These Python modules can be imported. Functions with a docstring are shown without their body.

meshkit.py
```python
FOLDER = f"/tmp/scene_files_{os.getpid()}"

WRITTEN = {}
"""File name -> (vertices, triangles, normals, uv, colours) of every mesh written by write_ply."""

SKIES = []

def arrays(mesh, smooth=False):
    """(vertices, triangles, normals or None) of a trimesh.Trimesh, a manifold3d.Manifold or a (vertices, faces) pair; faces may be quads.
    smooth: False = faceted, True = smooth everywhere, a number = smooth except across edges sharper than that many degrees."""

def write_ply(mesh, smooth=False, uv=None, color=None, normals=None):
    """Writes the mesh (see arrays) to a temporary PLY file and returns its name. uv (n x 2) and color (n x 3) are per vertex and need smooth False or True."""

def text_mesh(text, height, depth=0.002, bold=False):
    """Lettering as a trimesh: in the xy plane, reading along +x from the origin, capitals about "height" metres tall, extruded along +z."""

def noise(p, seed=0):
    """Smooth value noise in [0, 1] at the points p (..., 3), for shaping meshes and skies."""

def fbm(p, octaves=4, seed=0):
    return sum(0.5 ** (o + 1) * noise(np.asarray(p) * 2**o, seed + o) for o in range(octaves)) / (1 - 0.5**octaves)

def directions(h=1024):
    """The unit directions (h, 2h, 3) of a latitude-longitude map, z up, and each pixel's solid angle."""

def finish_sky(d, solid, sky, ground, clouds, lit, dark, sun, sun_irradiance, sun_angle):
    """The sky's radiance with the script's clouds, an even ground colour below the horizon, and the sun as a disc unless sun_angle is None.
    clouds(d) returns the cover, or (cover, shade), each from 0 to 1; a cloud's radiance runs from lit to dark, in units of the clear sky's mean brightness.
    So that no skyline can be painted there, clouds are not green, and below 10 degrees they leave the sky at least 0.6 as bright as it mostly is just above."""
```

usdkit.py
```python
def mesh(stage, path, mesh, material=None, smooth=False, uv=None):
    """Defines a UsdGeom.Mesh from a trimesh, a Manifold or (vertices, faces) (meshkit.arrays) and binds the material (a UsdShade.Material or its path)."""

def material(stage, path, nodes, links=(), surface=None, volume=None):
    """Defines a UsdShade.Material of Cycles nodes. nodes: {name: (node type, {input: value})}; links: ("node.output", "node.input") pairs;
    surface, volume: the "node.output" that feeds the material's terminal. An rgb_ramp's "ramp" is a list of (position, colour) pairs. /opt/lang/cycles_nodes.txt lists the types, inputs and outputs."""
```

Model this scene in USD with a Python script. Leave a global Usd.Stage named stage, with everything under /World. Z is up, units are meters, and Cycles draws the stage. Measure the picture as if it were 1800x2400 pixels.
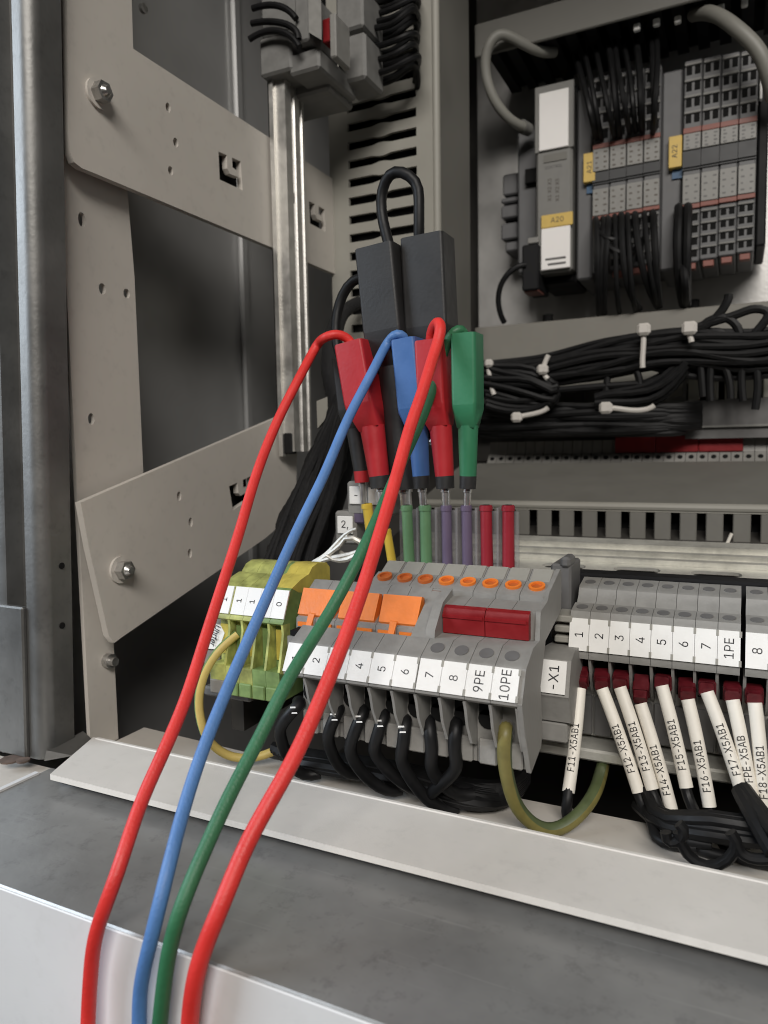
import math, random
import numpy as np
import trimesh
import usdkit, meshkit
from pxr import Usd, UsdGeom, UsdLux, UsdShade, Gf, Sdf
from shapely.geometry import Polygon, Point, box as sbox

random.seed(7)
RNG = np.random.default_rng(7)
stage = Usd.Stage.CreateInMemory()
UsdGeom.SetStageUpAxis(stage, "Z")
UsdGeom.SetStageMetersPerUnit(stage, 1.0)
world = UsdGeom.Xform.Define(stage, "/World")
UsdGeom.Scope.Define(stage, "/World/Looks")
S = 0.001                      # everything below is written in millimetres
Z0 = 200.0                     # height of the camera over the bottom pan of the cabinet

# ------------------------------------------------------------------ camera
FPX, UC, VC = 1710.0, 900.0, 1200.0
_y, _p, _r = np.radians([25.9, 4.9, 0.98])
_f = np.array([-math.sin(_y) * math.cos(_p), math.cos(_y) * math.cos(_p), -math.sin(_p)])
_rt = np.array([math.cos(_y), math.sin(_y), 0.0])
_d = np.cross(_f, _rt)
RIGHT, DOWN = math.cos(_r) * _rt + math.sin(_r) * _d, -math.sin(_r) * _rt + math.cos(_r) * _d
FWD = _f
cam = UsdGeom.Camera.Define(stage, "/World/camera")
m4 = Gf.Matrix4d(*[float(x) for row in ([*RIGHT, 0], [*(-DOWN), 0], [*(-FWD), 0], [0, 0, Z0 * S, 1]) for x in row])
cam.AddTransformOp().Set(m4)
cam.CreateHorizontalApertureAttr(36.0)
cam.CreateVerticalApertureAttr(48.0)
cam.CreateFocalLengthAttr(34.2)
cam.CreateClippingRangeAttr(Gf.Vec2f(0.01, 50.0))
cam.CreateFStopAttr(30.0)
cam.CreateFocusDistanceAttr(0.195)
cam.CreateExposureAttr(0.15)

# ------------------------------------------------------------------ lamps of the room, in front of and above the cabinet
def rect_light(name, pos, target, w, h, power, color):
    L = UsdLux.RectLight.Define(stage, "/World/" + name)
    L.CreateWidthAttr(w * S); L.CreateHeightAttr(h * S)
    L.CreateIntensityAttr(power); L.CreateColorAttr(Gf.Vec3f(*color))
    pos, target = np.array(pos, float), np.array(target, float)
    z = pos - target; z /= np.linalg.norm(z)
    x = np.cross([0, 0, 1.0], z); x /= np.linalg.norm(x)
    y = np.cross(z, x)
    pos = (pos + [0, 0, Z0]) * S
    L.AddTransformOp().Set(Gf.Matrix4d(*[float(v) for row in ([*x, 0], [*y, 0], [*z, 0], [*pos, 1]) for v in row]))
    return L
rect_light("ceiling_lamp", (420, -950, 850), (-60, 200, 0), 950, 380, 16.5, (1.0, 0.955, 0.90))
rect_light("window_light", (-1000, -420, 420), (-160, 110, -80), 600, 700, 8.5, (0.78, 0.88, 1.0))

# ------------------------------------------------------------------ materials
def mat(name, color, rough=0.5, metal=0.0, var=0.06, scale=60.0, bump=0.0, bscale=900.0, spec=0.5, trans=0.0, alpha=1.0, detail=4.0, dirt=0.0, scratch=0.0):
    """Plain colour broken by fine uneven tone (scale in 1/m) and a little relief."""
    c = np.array(color, float)
    nodes = {"g": ("geometry", {}),
             "n": ("noise_texture", {"scale": scale, "detail": detail, "roughness": 0.6}),
             "r": ("rgb_ramp", {"ramp": [(0.3, tuple(c * (1 - var))), (0.7, tuple(np.minimum(c * (1 + var), 0.95)))]}),
             "rr": ("map_range", {"value": 0.5, "from_min": 0.3, "from_max": 0.7, "to_min": max(rough - 0.06, 0.05), "to_max": min(rough + 0.08, 1.0)}),
             "p": ("principled_bsdf", {"metallic": metal, "specular_ior_level": spec, "transmission_weight": trans, "alpha": alpha})}
    links = [("g.position", "n.vector"), ("n.fac", "r.fac"), ("r.color", "p.base_color"), ("n.fac", "rr.value"), ("rr.result", "p.roughness")]
    top = "r.color"
    if dirt:                                  # grime in small patches and specks
        nodes["dn"] = ("noise_texture", {"scale": 210.0, "detail": 6.0, "roughness": 0.72})
        nodes["dr"] = ("rgb_ramp", {"ramp": [(0.54, (0, 0, 0)), (0.74, (dirt, dirt, dirt))]})
        nodes["dm"] = ("mix", {"color2": tuple(c * 0.22)})
        links += [("g.position", "dn.vector"), ("dn.fac", "dr.fac"), ("dr.color", "dm.fac"), (top, "dm.color1")]
        top = "dm.color"
    if scratch:                               # long thin rub marks
        nodes["sm"] = ("mapping", {"scale": (25.0, 700.0, 300.0), "rotation": (0, 0, 0.35)})
        nodes["sn"] = ("noise_texture", {"scale": 1.0, "detail": 5.0, "roughness": 0.65})
        nodes["sr"] = ("rgb_ramp", {"ramp": [(0.60, (0, 0, 0)), (0.72, (scratch, scratch, scratch))]})
        nodes["sx"] = ("mix", {"color2": tuple(np.minimum(c * 1.7, 0.9))})
        links += [("g.position", "sm.vector"), ("sm.vector", "sn.vector"), ("sn.fac", "sr.fac"), ("sr.color", "sx.fac"), (top, "sx.color1")]
        top = "sx.color"
    links = [l for l in links if l != ("r.color", "p.base_color")] + [(top, "p.base_color")]
    if bump:
        nodes["bn"] = ("noise_texture", {"scale": bscale, "detail": 2.0})
        nodes["b"] = ("bump", {"strength": bump, "distance": 0.0004})
        links += [("g.position", "bn.vector"), ("bn.fac", "b.height"), ("b.normal", "p.normal")]
    return usdkit.material(stage, "/World/Looks/" + name, nodes, links, surface="p.BSDF")

M = {}
def mk(name, *a, **k): M[name] = mat(name, *a, **k)
mk("cream_paint", (0.56, 0.525, 0.475), 0.45, var=0.035, scale=30, bump=0.06, bscale=2600, dirt=0.14)
mk("white_paint", (0.68, 0.68, 0.68), 0.42, var=0.03, scale=25, bump=0.05, bscale=2600, dirt=0.07)
mk("strip_paint", (0.66, 0.63, 0.585), 0.5, var=0.04, scale=60, bump=0.07, bscale=2600, dirt=0.12)
mk("bare_steel", (0.32, 0.318, 0.31), 0.38, metal=0.55, var=0.26, scale=20, bump=0.12, bscale=500, detail=5, dirt=0.35, scratch=0.28)
mk("post_zinc", (0.20, 0.198, 0.19), 0.5, metal=0.75, var=0.2, scale=40, bump=0.15, bscale=700, dirt=0.3)
mk("wall_dark", (0.47, 0.47, 0.465), 0.38, metal=0.45, var=0.12, scale=12)
mk("dark_panel", (0.07, 0.066, 0.06), 0.5, metal=0.3, var=0.2, scale=14, bump=0.1)
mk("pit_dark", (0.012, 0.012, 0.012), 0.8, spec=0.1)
mk("zinc_plate", (0.62, 0.61, 0.59), 0.38, metal=0.45, var=0.10, scale=40, bump=0.15, bscale=600)
mk("aluminium", (0.66, 0.645, 0.61), 0.48, metal=0.9, var=0.14, scale=150, bump=0.2, bscale=900)
mk("rail_zinc", (0.70, 0.69, 0.63), 0.36, metal=0.5, var=0.12, scale=120, bump=0.15)
mk("screw_steel", (0.50, 0.49, 0.47), 0.35, metal=0.9, var=0.2, scale=300)
mk("duct_grey", (0.30, 0.29, 0.255), 0.55, var=0.05, scale=50, bump=0.1)
mk("back_duct_grey", (0.22, 0.21, 0.185), 0.55, var=0.05, scale=50, bump=0.1)
mk("duct_cover_grey", (0.165, 0.16, 0.143), 0.55, var=0.05, scale=50, bump=0.1)
mk("terminal_grey", (0.245, 0.238, 0.222), 0.5, var=0.09, scale=260, bump=0.15)
mk("device_grey", (0.19, 0.188, 0.18), 0.5, var=0.12, scale=200, bump=0.15)
mk("terminal_dark_grey", (0.13, 0.127, 0.125), 0.5, var=0.1, scale=200)
mk("io_grey", (0.125, 0.125, 0.128), 0.5, var=0.06, scale=150)
mk("io_light_grey", (0.20, 0.197, 0.185), 0.5, var=0.05, scale=150)
mk("io_strip", (0.25, 0.245, 0.23), 0.45, var=0.08, scale=400)
mk("io_black", (0.012, 0.012, 0.013), 0.55, spec=0.2)
mk("io_tag_white", (0.7, 0.69, 0.66), 0.5)
mk("tag_white", (0.84, 0.83, 0.80), 0.5, var=0.03, scale=200)
mk("paper_white", (0.92, 0.90, 0.88), 0.55, var=0.015)
mk("tag_yellow", (0.66, 0.46, 0.12), 0.5, var=0.06, scale=250)
mk("ink", (0.02, 0.02, 0.022), 0.6)
mk("faded_ink", (0.03, 0.028, 0.026), 0.7)
mk("print_brown", (0.10, 0.085, 0.07), 0.6)
mk("green_yellow", (0.38, 0.40, 0.12), 0.5, var=0.5, scale=170, detail=3)
mk("earth_green", (0.18, 0.27, 0.09), 0.5, var=0.30, scale=180, detail=3)
mk("earth_yellow", (0.56, 0.46, 0.09), 0.5, var=0.2, scale=170, detail=3)
mk("wire_yellow", (0.60, 0.46, 0.14), 0.5, var=0.1)
mk("wire_olive", (0.19, 0.165, 0.05), 0.5, var=0.2, scale=200)
mk("wire_green", (0.085, 0.11, 0.045), 0.5, var=0.2, scale=200)
mk("lever_orange", (0.80, 0.205, 0.028), 0.45, var=0.07, scale=220, bump=0.15)
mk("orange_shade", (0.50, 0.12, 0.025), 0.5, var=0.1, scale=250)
mk("brown_window", (0.22, 0.115, 0.085), 0.4, var=0.2, scale=300)
mk("bridge_red", (0.23, 0.010, 0.013), 0.4, var=0.12, scale=220)
mk("wine_red", (0.085, 0.006, 0.010), 0.35, var=0.3, scale=400)
mk("lead_red", (0.68, 0.036, 0.030), 0.5, var=0.06, scale=150, bump=0.25, bscale=1500)
mk("lead_blue", (0.085, 0.20, 0.45), 0.5, var=0.08, scale=150, bump=0.25, bscale=1500)
mk("lead_green", (0.030, 0.145, 0.065), 0.5, var=0.08, scale=150, bump=0.25, bscale=1500)
mk("plug_red", (0.44, 0.018, 0.024), 0.45, var=0.06, scale=120, bump=0.1)
mk("plug_blue", (0.055, 0.145, 0.37), 0.45, var=0.06, scale=120, bump=0.1)
mk("plug_green", (0.030, 0.18, 0.085), 0.45, var=0.06, scale=120, bump=0.1)
mk("plug_black", (0.022, 0.0215, 0.0215), 0.5, var=0.1, scale=120, bump=0.1)
mk("groove_grey", (0.045, 0.046, 0.048), 0.5)
mk("wire_black", (0.007, 0.007, 0.0075), 0.5, spec=0.3, var=0.2, scale=300)
mk("braid_black", (0.006, 0.006, 0.007), 0.8, var=0.5, scale=350, bump=0.8, bscale=900)
mk("cable_grey", (0.24, 0.235, 0.21), 0.5, var=0.05, scale=100)
mk("tie_white", (0.60, 0.57, 0.53), 0.45, var=0.05)
mk("sleeve_white", (0.82, 0.78, 0.70), 0.5, var=0.04, scale=200)
mk("socket_yellow", (0.72, 0.50, 0.06), 0.4, var=0.06, trans=0.1)
mk("socket_green", (0.18, 0.36, 0.18), 0.4, var=0.08, trans=0.25)
mk("socket_purple", (0.17, 0.13, 0.21), 0.4, var=0.08, trans=0.25)
mk("socket_red", (0.33, 0.018, 0.032), 0.4, var=0.08, trans=0.15)
mk("clear_grey", (0.33, 0.32, 0.33), 0.35, var=0.1, alpha=0.35)
mk("pin_metal", (0.85, 0.83, 0.80), 0.25, metal=0.9, var=0.04)
mk("label_blue", (0.05, 0.11, 0.20), 0.5)
mk("rail_red", (0.24, 0.085, 0.065), 0.5, var=0.15, scale=250)
mk("foil_silver", (0.60, 0.58, 0.53), 0.45, metal=0.5, var=0.3, scale=500)
mk("rust_dark", (0.10, 0.07, 0.055), 0.8, var=0.4, scale=300)

# ------------------------------------------------------------------ geometry helpers (millimetres, camera height is z = 0)
def ray(u, v):
    return RIGHT * ((u - UC) / FPX) + DOWN * ((v - VC) / FPX) + FWD
def at(u, v, x=None, y=None, z=None):
    """The point of the plane x = .., y = .. or z = .. that the photograph shows at (u, v)."""
    r = ray(u, v)
    k, val = next((i, w) for i, w in enumerate((x, y, z)) if w is not None)
    return r * (val / r[k])
def cat(*ms): return trimesh.util.concatenate([m for m in ms if m is not None])
def hull(pts): return trimesh.convex.convex_hull(np.asarray(pts, float))
def box(x0, x1, y0, y1, z0, z1, b=0.0):
    x0, x1 = sorted((x0, x1)); y0, y1 = sorted((y0, y1)); z0, z1 = sorted((z0, z1))
    b = min(b, 0.45 * min(x1 - x0, y1 - y0, z1 - z0))
    if b <= 0:
        m = trimesh.creation.box((x1 - x0, y1 - y0, z1 - z0)); m.apply_translation(((x0 + x1) / 2, (y0 + y1) / 2, (z0 + z1) / 2)); return m
    P = []
    for sx in (0, 1):
        for sy in (0, 1):
            for sz in (0, 1):
                c = np.array([(x0, x1)[sx], (y0, y1)[sy], (z0, z1)[sz]]); o = np.array([1 - 2 * sx, 1 - 2 * sy, 1 - 2 * sz]) * b
                P += [c + o * (0, 1, 1), c + o * (1, 0, 1), c + o * (1, 1, 0)]
    return hull(P)
def prism_x(poly, x0, x1):
    """A (y, z) outline drawn out along x."""
    p = poly if isinstance(poly, Polygon) else Polygon(poly)
    m = trimesh.creation.extrude_polygon(p.buffer(0), abs(x1 - x0), engine="earcut")
    T = np.array([[0, 0, 1, min(x0, x1)], [1, 0, 0, 0], [0, 1, 0, 0], [0, 0, 0, 1.0]])
    m.apply_transform(T); return m
def plate(poly, origin, ex, ey, thick):
    """A flat outline in the plane (origin, ex, ey), given its thickness along ex x ey."""
    m = trimesh.creation.extrude_polygon(poly.buffer(0) if poly.geom_type == "Polygon" else poly, thick, engine="earcut")
    ex, ey = np.array(ex, float), np.array(ey, float); n = np.cross(ex, ey)
    T = np.eye(4); T[:3, 0], T[:3, 1], T[:3, 2], T[:3, 3] = ex, ey, n, origin
    m.apply_transform(T); return m
def smoothpath(pts, step=2.0):
    P = np.asarray(pts, float)
    if len(P) < 3: return P
    from scipy.interpolate import PchipInterpolator, CubicSpline
    t = np.r_[0, np.cumsum(np.maximum(np.linalg.norm(np.diff(P, axis=0), axis=1), 1e-6) ** 0.5)]
    s = CubicSpline(t, P)
    n = max(int(np.linalg.norm(np.diff(P, axis=0), axis=1).sum() / step), 8)
    return s(np.linspace(0, t[-1], n))
def tube(pts, r, n=10, step=2.0, smooth=True, sector=None):
    """A round wire along the points; sector = (first, last) keeps only those of its n sides."""
    P = smoothpath(pts, step) if smooth else np.asarray(pts, float)
    k = len(P); R = np.broadcast_to(np.asarray(r, float), (k,)) if np.ndim(r) == 0 else np.interp(np.linspace(0, 1, k), np.linspace(0, 1, len(r)), r)
    T = np.gradient(P, axis=0); T /= np.linalg.norm(T, axis=1, keepdims=True)
    a = np.array([0, 0, 1.0]) if abs(T[0][2]) < 0.9 else np.array([1.0, 0, 0])
    N = np.cross(T[0], a); N /= np.linalg.norm(N); V = []
    for i in range(k):
        N = N - T[i] * (N @ T[i]); N /= np.linalg.norm(N); B = np.cross(T[i], N)
        ang = np.linspace(0, 2 * np.pi, n, endpoint=False)
        V.append(P[i] + R[i] * (np.cos(ang)[:, None] * N + np.sin(ang)[:, None] * B))
    V = np.vstack(V); F = []
    for i in range(k - 1):
        for j in range(n):
            if sector and not (sector[0] <= j < sector[1]): continue
            q = [i * n + j, i * n + (j + 1) % n, (i + 1) * n + (j + 1) % n, (i + 1) * n + j]
            F += [[q[0], q[1], q[2]], [q[0], q[2], q[3]]]
    if not sector:
        V = np.vstack([V, P[0], P[-1]]); c0, c1 = len(V) - 2, len(V) - 1
        for j in range(n):
            F += [[c0, (j + 1) % n, j], [c1, (k - 1) * n + j, (k - 1) * n + (j + 1) % n]]
    return trimesh.Trimesh(V, F, process=False)
def rod(p0, p1, r0, r1=None, n=14):
    return tube([p0, p1], [r0, r0 if r1 is None else r1], n, smooth=False)
def bar(p0, p1, w, d, side, w1=None, d1=None, b=0.0):
    """A four-sided bar from p0 to p1, w wide along side, d deep across."""
    p0, p1 = np.array(p0, float), np.array(p1, float); t = (p1 - p0) / np.linalg.norm(p1 - p0)
    s = np.array(side, float); s -= t * (s @ t); s /= np.linalg.norm(s); q = np.cross(t, s)
    w1, d1, P = w1 or w, d1 or d, []
    for p, ww, dd, e in ((p0, w, d, 1), (p1, w1, d1, -1)):
        for sx in (-1, 1):
            for sy in (-1, 1):
                c = p + s * sx * ww / 2 + q * sy * dd / 2
                P += [c - s * sx * b - q * 0 , c - q * sy * b, c] if b == 0 else [c - s * sx * b + t * e * 0, c - q * sy * b, c - s * sx * b * 0.3 - q * sy * b * 0.3 + t * e * b]
    return hull(P)
def ring(c, r_out, r_in, normal, h, n=16):
    nrm = np.array(normal, float); nrm /= np.linalg.norm(nrm)
    a = np.cross(nrm, [1.0, 0.1, 0]); a /= np.linalg.norm(a); bb = np.cross(nrm, a)
    return plate(Point(0, 0).buffer(r_out, quad_segs=n // 4).difference(Point(0, 0).buffer(r_in, quad_segs=n // 4)), np.array(c) - nrm * h / 2, a, bb, h)
def disc(c, r, normal, h, n=12):
    nrm = np.array(normal, float); nrm /= np.linalg.norm(nrm)
    return rod(np.array(c) - nrm * h / 2, np.array(c) + nrm * h / 2, r, n=n)

# ------------------------------------------------------------------ scene helpers
taken, origin_of, proto_of = {}, {}, {}
def numbered(parent, name):
    k = taken.get((parent, name), 0); taken[(parent, name)] = k + 1
    return f"{parent}/{name}" if k == 0 else f"{parent}/{name}_{k:03d}"
def tag(prim, label=None, category=None, group=None, kind=None):
    for k, v in (("label", label), ("category", category), ("group", group), ("kind", kind)):
        if v: prim.SetCustomDataByKey(k, v)
    return prim
def thing(name, label, category, loc, group=None):
    path = numbered("/World", name); x = UsdGeom.Xform.Define(stage, path)
    w = (np.array(loc, float) + [0, 0, Z0]) * S
    x.AddTranslateOp().Set(Gf.Vec3d(*map(float, w)))
    origin_of[path] = np.array(loc, float)
    tag(x.GetPrim(), label, category, group)
    return path
def obj(name, mesh, material, parent, label=None, smooth=35, kind=None):
    """One mesh part (or, under a part, a sub-part) of a thing."""
    root = "/".join(parent.split("/")[:3]); o = origin_of[root]
    v, f, _ = meshkit.arrays(mesh)
    path = numbered(parent, name)
    pm = usdkit.mesh(stage, path, ((v - o) * S, f), M[material], smooth=smooth).GetPrim()
    tag(pm, label, kind=kind)
    return path
def copy(path, delta, label, group=None):
    name = path.split("/")[-1]
    loc = origin_of[path] + np.array(delta, float)
    src = stage.GetPrimAtPath(path)
    new = thing(name, label, src.GetCustomDataByKey("category"), loc, group or src.GetCustomDataByKey("group"))
    p = stage.GetPrimAtPath(new); p.GetReferences().AddInternalReference(src.GetPath()); p.SetInstanceable(True)
    return new
def text(s, height, centre, along, up, depth=0.06, bold=False, squeeze=1.0):
    """Lettering centred on a point, reading along 'along', capitals standing towards 'up'."""
    m = meshkit.text_mesh(s, height, depth, bold)
    c = (m.bounds[0] + m.bounds[1]) / 2; m.apply_translation((-c[0], -c[1], 0)); m.apply_scale((squeeze, 1, 1))
    a, u = np.array(along, float), np.array(up, float); a /= np.linalg.norm(a); u -= a * (u @ a); u /= np.linalg.norm(u)
    T = np.eye(4); T[:3, 0], T[:3, 1], T[:3, 2], T[:3, 3] = a, u, np.cross(a, u), centre
    m.apply_transform(T); return m
X1_, Y1_, Z1_ = np.eye(3)


# ================================================================== THE CABINET
XW = -180.0                    # plane of the left side brackets
ZS, ZB, ZF = -88.0, -93.0, -96.0   # sill strip, base flange, floor flange
def yz(u, v, x): p = at(u, v, x=x); return (p[1], p[2])
def poly_yz(pts, x): return Polygon([yz(u, v, x) for u, v in pts])

cab = thing("control_cabinet", "open grey steel control cabinet whose frame, sill and back plate hold all the wiring", "cabinet", (0, 200, -200))
fp = cat(box(-420, 320, 98.2, 98.75, -198, ZB, 0.2), box(-420, 320, 99, 100.2, -198, ZB - 3))
obj("front_panel", fp, "white_paint", cab, "pale grey painted front panel below the opening")
obj("base_flange", box(-183, 320, 98.85, 146, ZB - 2, ZB, 0.5), "bare_steel", cab, "bare dull steel flange between front panel and sill strip")
obj("base_rim", bar((-183.5, 104, ZB), (-183.0, 141, ZB), 1.2, 1.6, Z1_), "white_paint", cab)
obj("corner_plate", box(-420, -184.2, 100.4, 150, ZB - 5, ZB - 3), "cream_paint", cab)
sp = Polygon([(-179.5, 158.9), (-169.6, 134.7), (320, 134.7), (320, 158.9)])
strip = trimesh.creation.extrude_polygon(sp, 1.6, engine="earcut"); strip.apply_translation((0, 0, ZS - 1.6))
obj("sill_strip", cat(strip, box(-178, 320, 157.9, 159.3, ZF + 0.3, ZS + 0.25, 0.3)), "strip_paint", cab, "wide cream sill strip running along the front of the wiring")
obj("sill_support", box(-172, 320, 139.5, 157, ZB + 0.1, ZS - 1.9), "dark_panel", cab)
fl = Polygon([(-186, 159.5), (320, 159.5), (320, 189), (-60, 189), (-95, 181), (-186, 187)]).difference(Point(-172, 166).buffer(4.2).intersection(sbox(-180, 160, -160, 175)))
flm = trimesh.creation.extrude_polygon(fl, 1.5, engine="earcut"); flm.apply_translation((0, 0, ZF - 1.5))
obj("floor_flange", flm, "cream_paint", cab, "beige floor flange behind the sill strip")
obj("bottom_pan", box(-262, 322, 101, 470, -200, -198), "dark_panel", cab)
obj("side_wall", box(-236, -233, 150, 470, -198, 330), "wall_dark", cab, "dark unlit left side wall")
obj("highlight_rib", box(-232.9, -230, yz(570, 700, -230)[0], yz(586, 700, -230)[0], -100, 300, 1), "wall_dark", cab)  # rib added to give the wall its faint upright highlight
obj("right_wall", box(318, 321, 150, 470, -198, 330), "cream_paint", cab)
obj("roof", box(-262, 322, 148, 470, 330, 333), "cream_paint", cab)
obj("back_wall", box(-262, 322, 470, 473, -198, 330), "dark_panel", cab)
obj("back_plate", box(-150, 318, 450, 453, 12, 300, 0.6), "zinc_plate", cab, "galvanised back plate behind the input output modules")
obj("base_plate", hull([(-150, 244, -62), (318, 244, -62), (-150, 446, -8), (318, 446, -8), (-150, 245, -64.5), (318, 245, -64.5), (-150, 447, -10.5), (318, 447, -10.5)]), "dark_panel", cab, "sloping plate that carries the lower ducts and rail")
obj("rail_bracket", box(-150, -145, 190, 246, -92, -62), "dark_panel", cab)
obj("rail_bracket", box(200, 205, 190, 246, -92, -62), "dark_panel", cab)
# corner post: folded zinc profile with a rounded front edge and a long channel
def lean(m):                 # the post leans a little towards the opening
    v = np.array(m.vertices); v[:, 0] += 0.05 * (v[:, 2] + 82); m.vertices = v; return m
RX = -187.6
arc = [(RX - 4.0 + 4.0 * math.cos(t), 152.0 - 4.0 * math.sin(t)) for t in np.linspace(0, math.pi / 2, 7)]
out = Polygon([(RX, 159), *arc, (RX - 6.6, 148), (RX - 7.2, 153.5), (RX - 14.6, 153.5), (RX - 15.2, 148), (RX - 18, 147.2), (RX - 22, 148), (-270, 148), (-270, 159)])
post = trimesh.creation.extrude_polygon(out, 422, engine="earcut"); post.apply_translation((0, 0, ZB))
pp = obj("corner_post", lean(post), "post_zinc", cab, "folded zinc corner post with a rounded edge and long channel")
zc = at(40, 1420, y=148)[2]
obj("cover_plate", lean(box(RX - 26, RX - 6.8, 146.6, 149.0, ZB + 0.2, zc, 0.5)), "post_zinc", pp)
obj("post_foot", hull([(RX - 1, 148, ZB), (RX - 1, 163, ZB), (-183, 154, ZB + 0.3), (-182, 163, ZB + 0.3), (RX - 1, 149, ZB + 3), (RX - 1, 163, ZB + 4)]), "post_zinc", pp)
obj("rust_spot", cat(disc((-199, 144.5, ZB + 0.1), 3.2, Z1_, 0.5), disc((-194.5, 145.4, ZB + 0.3), 2.0, Z1_, 0.6)), "rust_dark", pp)
for u, v in ((131, 1325), (137, 1465)):
    c = at(u, v, x=RX); c[0] = RX + .05 * (c[2] + 82) + .1
    obj("hole", disc(c, 1.0, X1_, 0.4), "pit_dark", pp)
# upright panel fixed behind the brackets
XU = -186.5
def with_holes(p, hs): 
    for h in hs: p = p.difference(h)
    return p
def hole(u, v, x, w, h=None):
    c = yz(u, v, x); from shapely import affinity
    return affinity.scale(Point(c).buffer(1, quad_segs=4), w, h or w)
y1, yl, yf = yz(322, 800, XU)[0], yz(173, 1000, XU)[0], yz(271, 1600, XU)[0]
up = with_holes(Polygon([(yl, ZF), (yl, 300), (y1 - 3.5, 300), (y1 - 3.5, 128), (y1, 60), (y1, -40), (yf, -62), (yf, ZF)]),
                [hole(192, 515, XU, 1.5, 2.3), hole(240, 677, XU, 1.5, 1.8), hole(297, 688, XU, 1.5, 1.6), hole(214, 982, XU, 1.3, 1.9)])
ul = obj("upright_panel", prism_x(up, XU - 1.5, XU), "cream_paint", cab, "upright cream panel with punched holes behind the brackets")
obj("rivet", disc(at(336, 20, x=XU), 1.6, X1_, 1.2), "screw_steel", ul)
for u, v in ((250, 1548),):
    b = at(u, v, x=XU)
    obj("screw", cat(disc(b + (1, 0, 0), 2.4, X1_, 2.4), rod(b + (0, 0, 0), b + (4, 0, 0), 1.5)), "screw_steel", ul)

# ------------------------------------------------------------------ left side brackets
def bolt(u, v, parent, r=3.3):
    c = at(u, v, x=XW)
    w = obj("washer", disc(c + (0.5, 0, 0), r * 1.35, X1_, 0.9, 16), "cream_paint", parent)
    obj("bolt", cat(disc(c + (2.4, 0, 0), r * 0.95, X1_, 3.0, 6), rod(c + (3.8, 0, 0), c + (5.2, 0, 0), r * 0.62, r * 0.35, 10)), "screw_steel", parent)
def c_slot(pts, x):
    """A punched square with a tongue left standing from its top edge; pts: four corners in (u, v), top left first, clockwise."""
    q = [np.array(yz(u, v, x)) for u, v in pts]
    def P(a, b): return tuple((q[0] * (1 - a) + q[1] * a) * (1 - b) + (q[3] * (1 - a) + q[2] * a) * b)
    sq = Polygon([P(0, 0), P(1, 0), P(1, 1), P(0, 1)])
    tongue = Polygon([P(.34, -.2), P(.62, -.2), P(.62, .30), P(1.1, .36), P(1.1, .12), P(1.3, .12), P(1.3, .5), P(.98, .62), P(.5, .66), P(.30, .5)])
    return sq.difference(Polygon([P(.36, -.2), P(.60, -.2), P(.60, .34), P(.86, .42), P(.86, .60), P(.46, .62), P(.36, .46)]))
br = thing("side_bracket", "upper cream bracket plate, level, reaching back past the aluminium rail", "bracket", (XW, 240, 110))
poly = poly_yz([(157, 0), (160, 300), (163, 350), (172, 378), (190, 392), (217, 404), (648, 583)], XW)
zt, zb = yz(500, 237, XW)[1], yz(500, 522, XW)[1]
pts = [yz(157, -60, XW), yz(160, 300, XW), yz(164, 355, XW), yz(174, 380, XW), yz(192, 394, XW), yz(217, 404, XW), (332, zb), (332, zt), yz(312, 114, XW), yz(307, -60, XW)]
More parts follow.
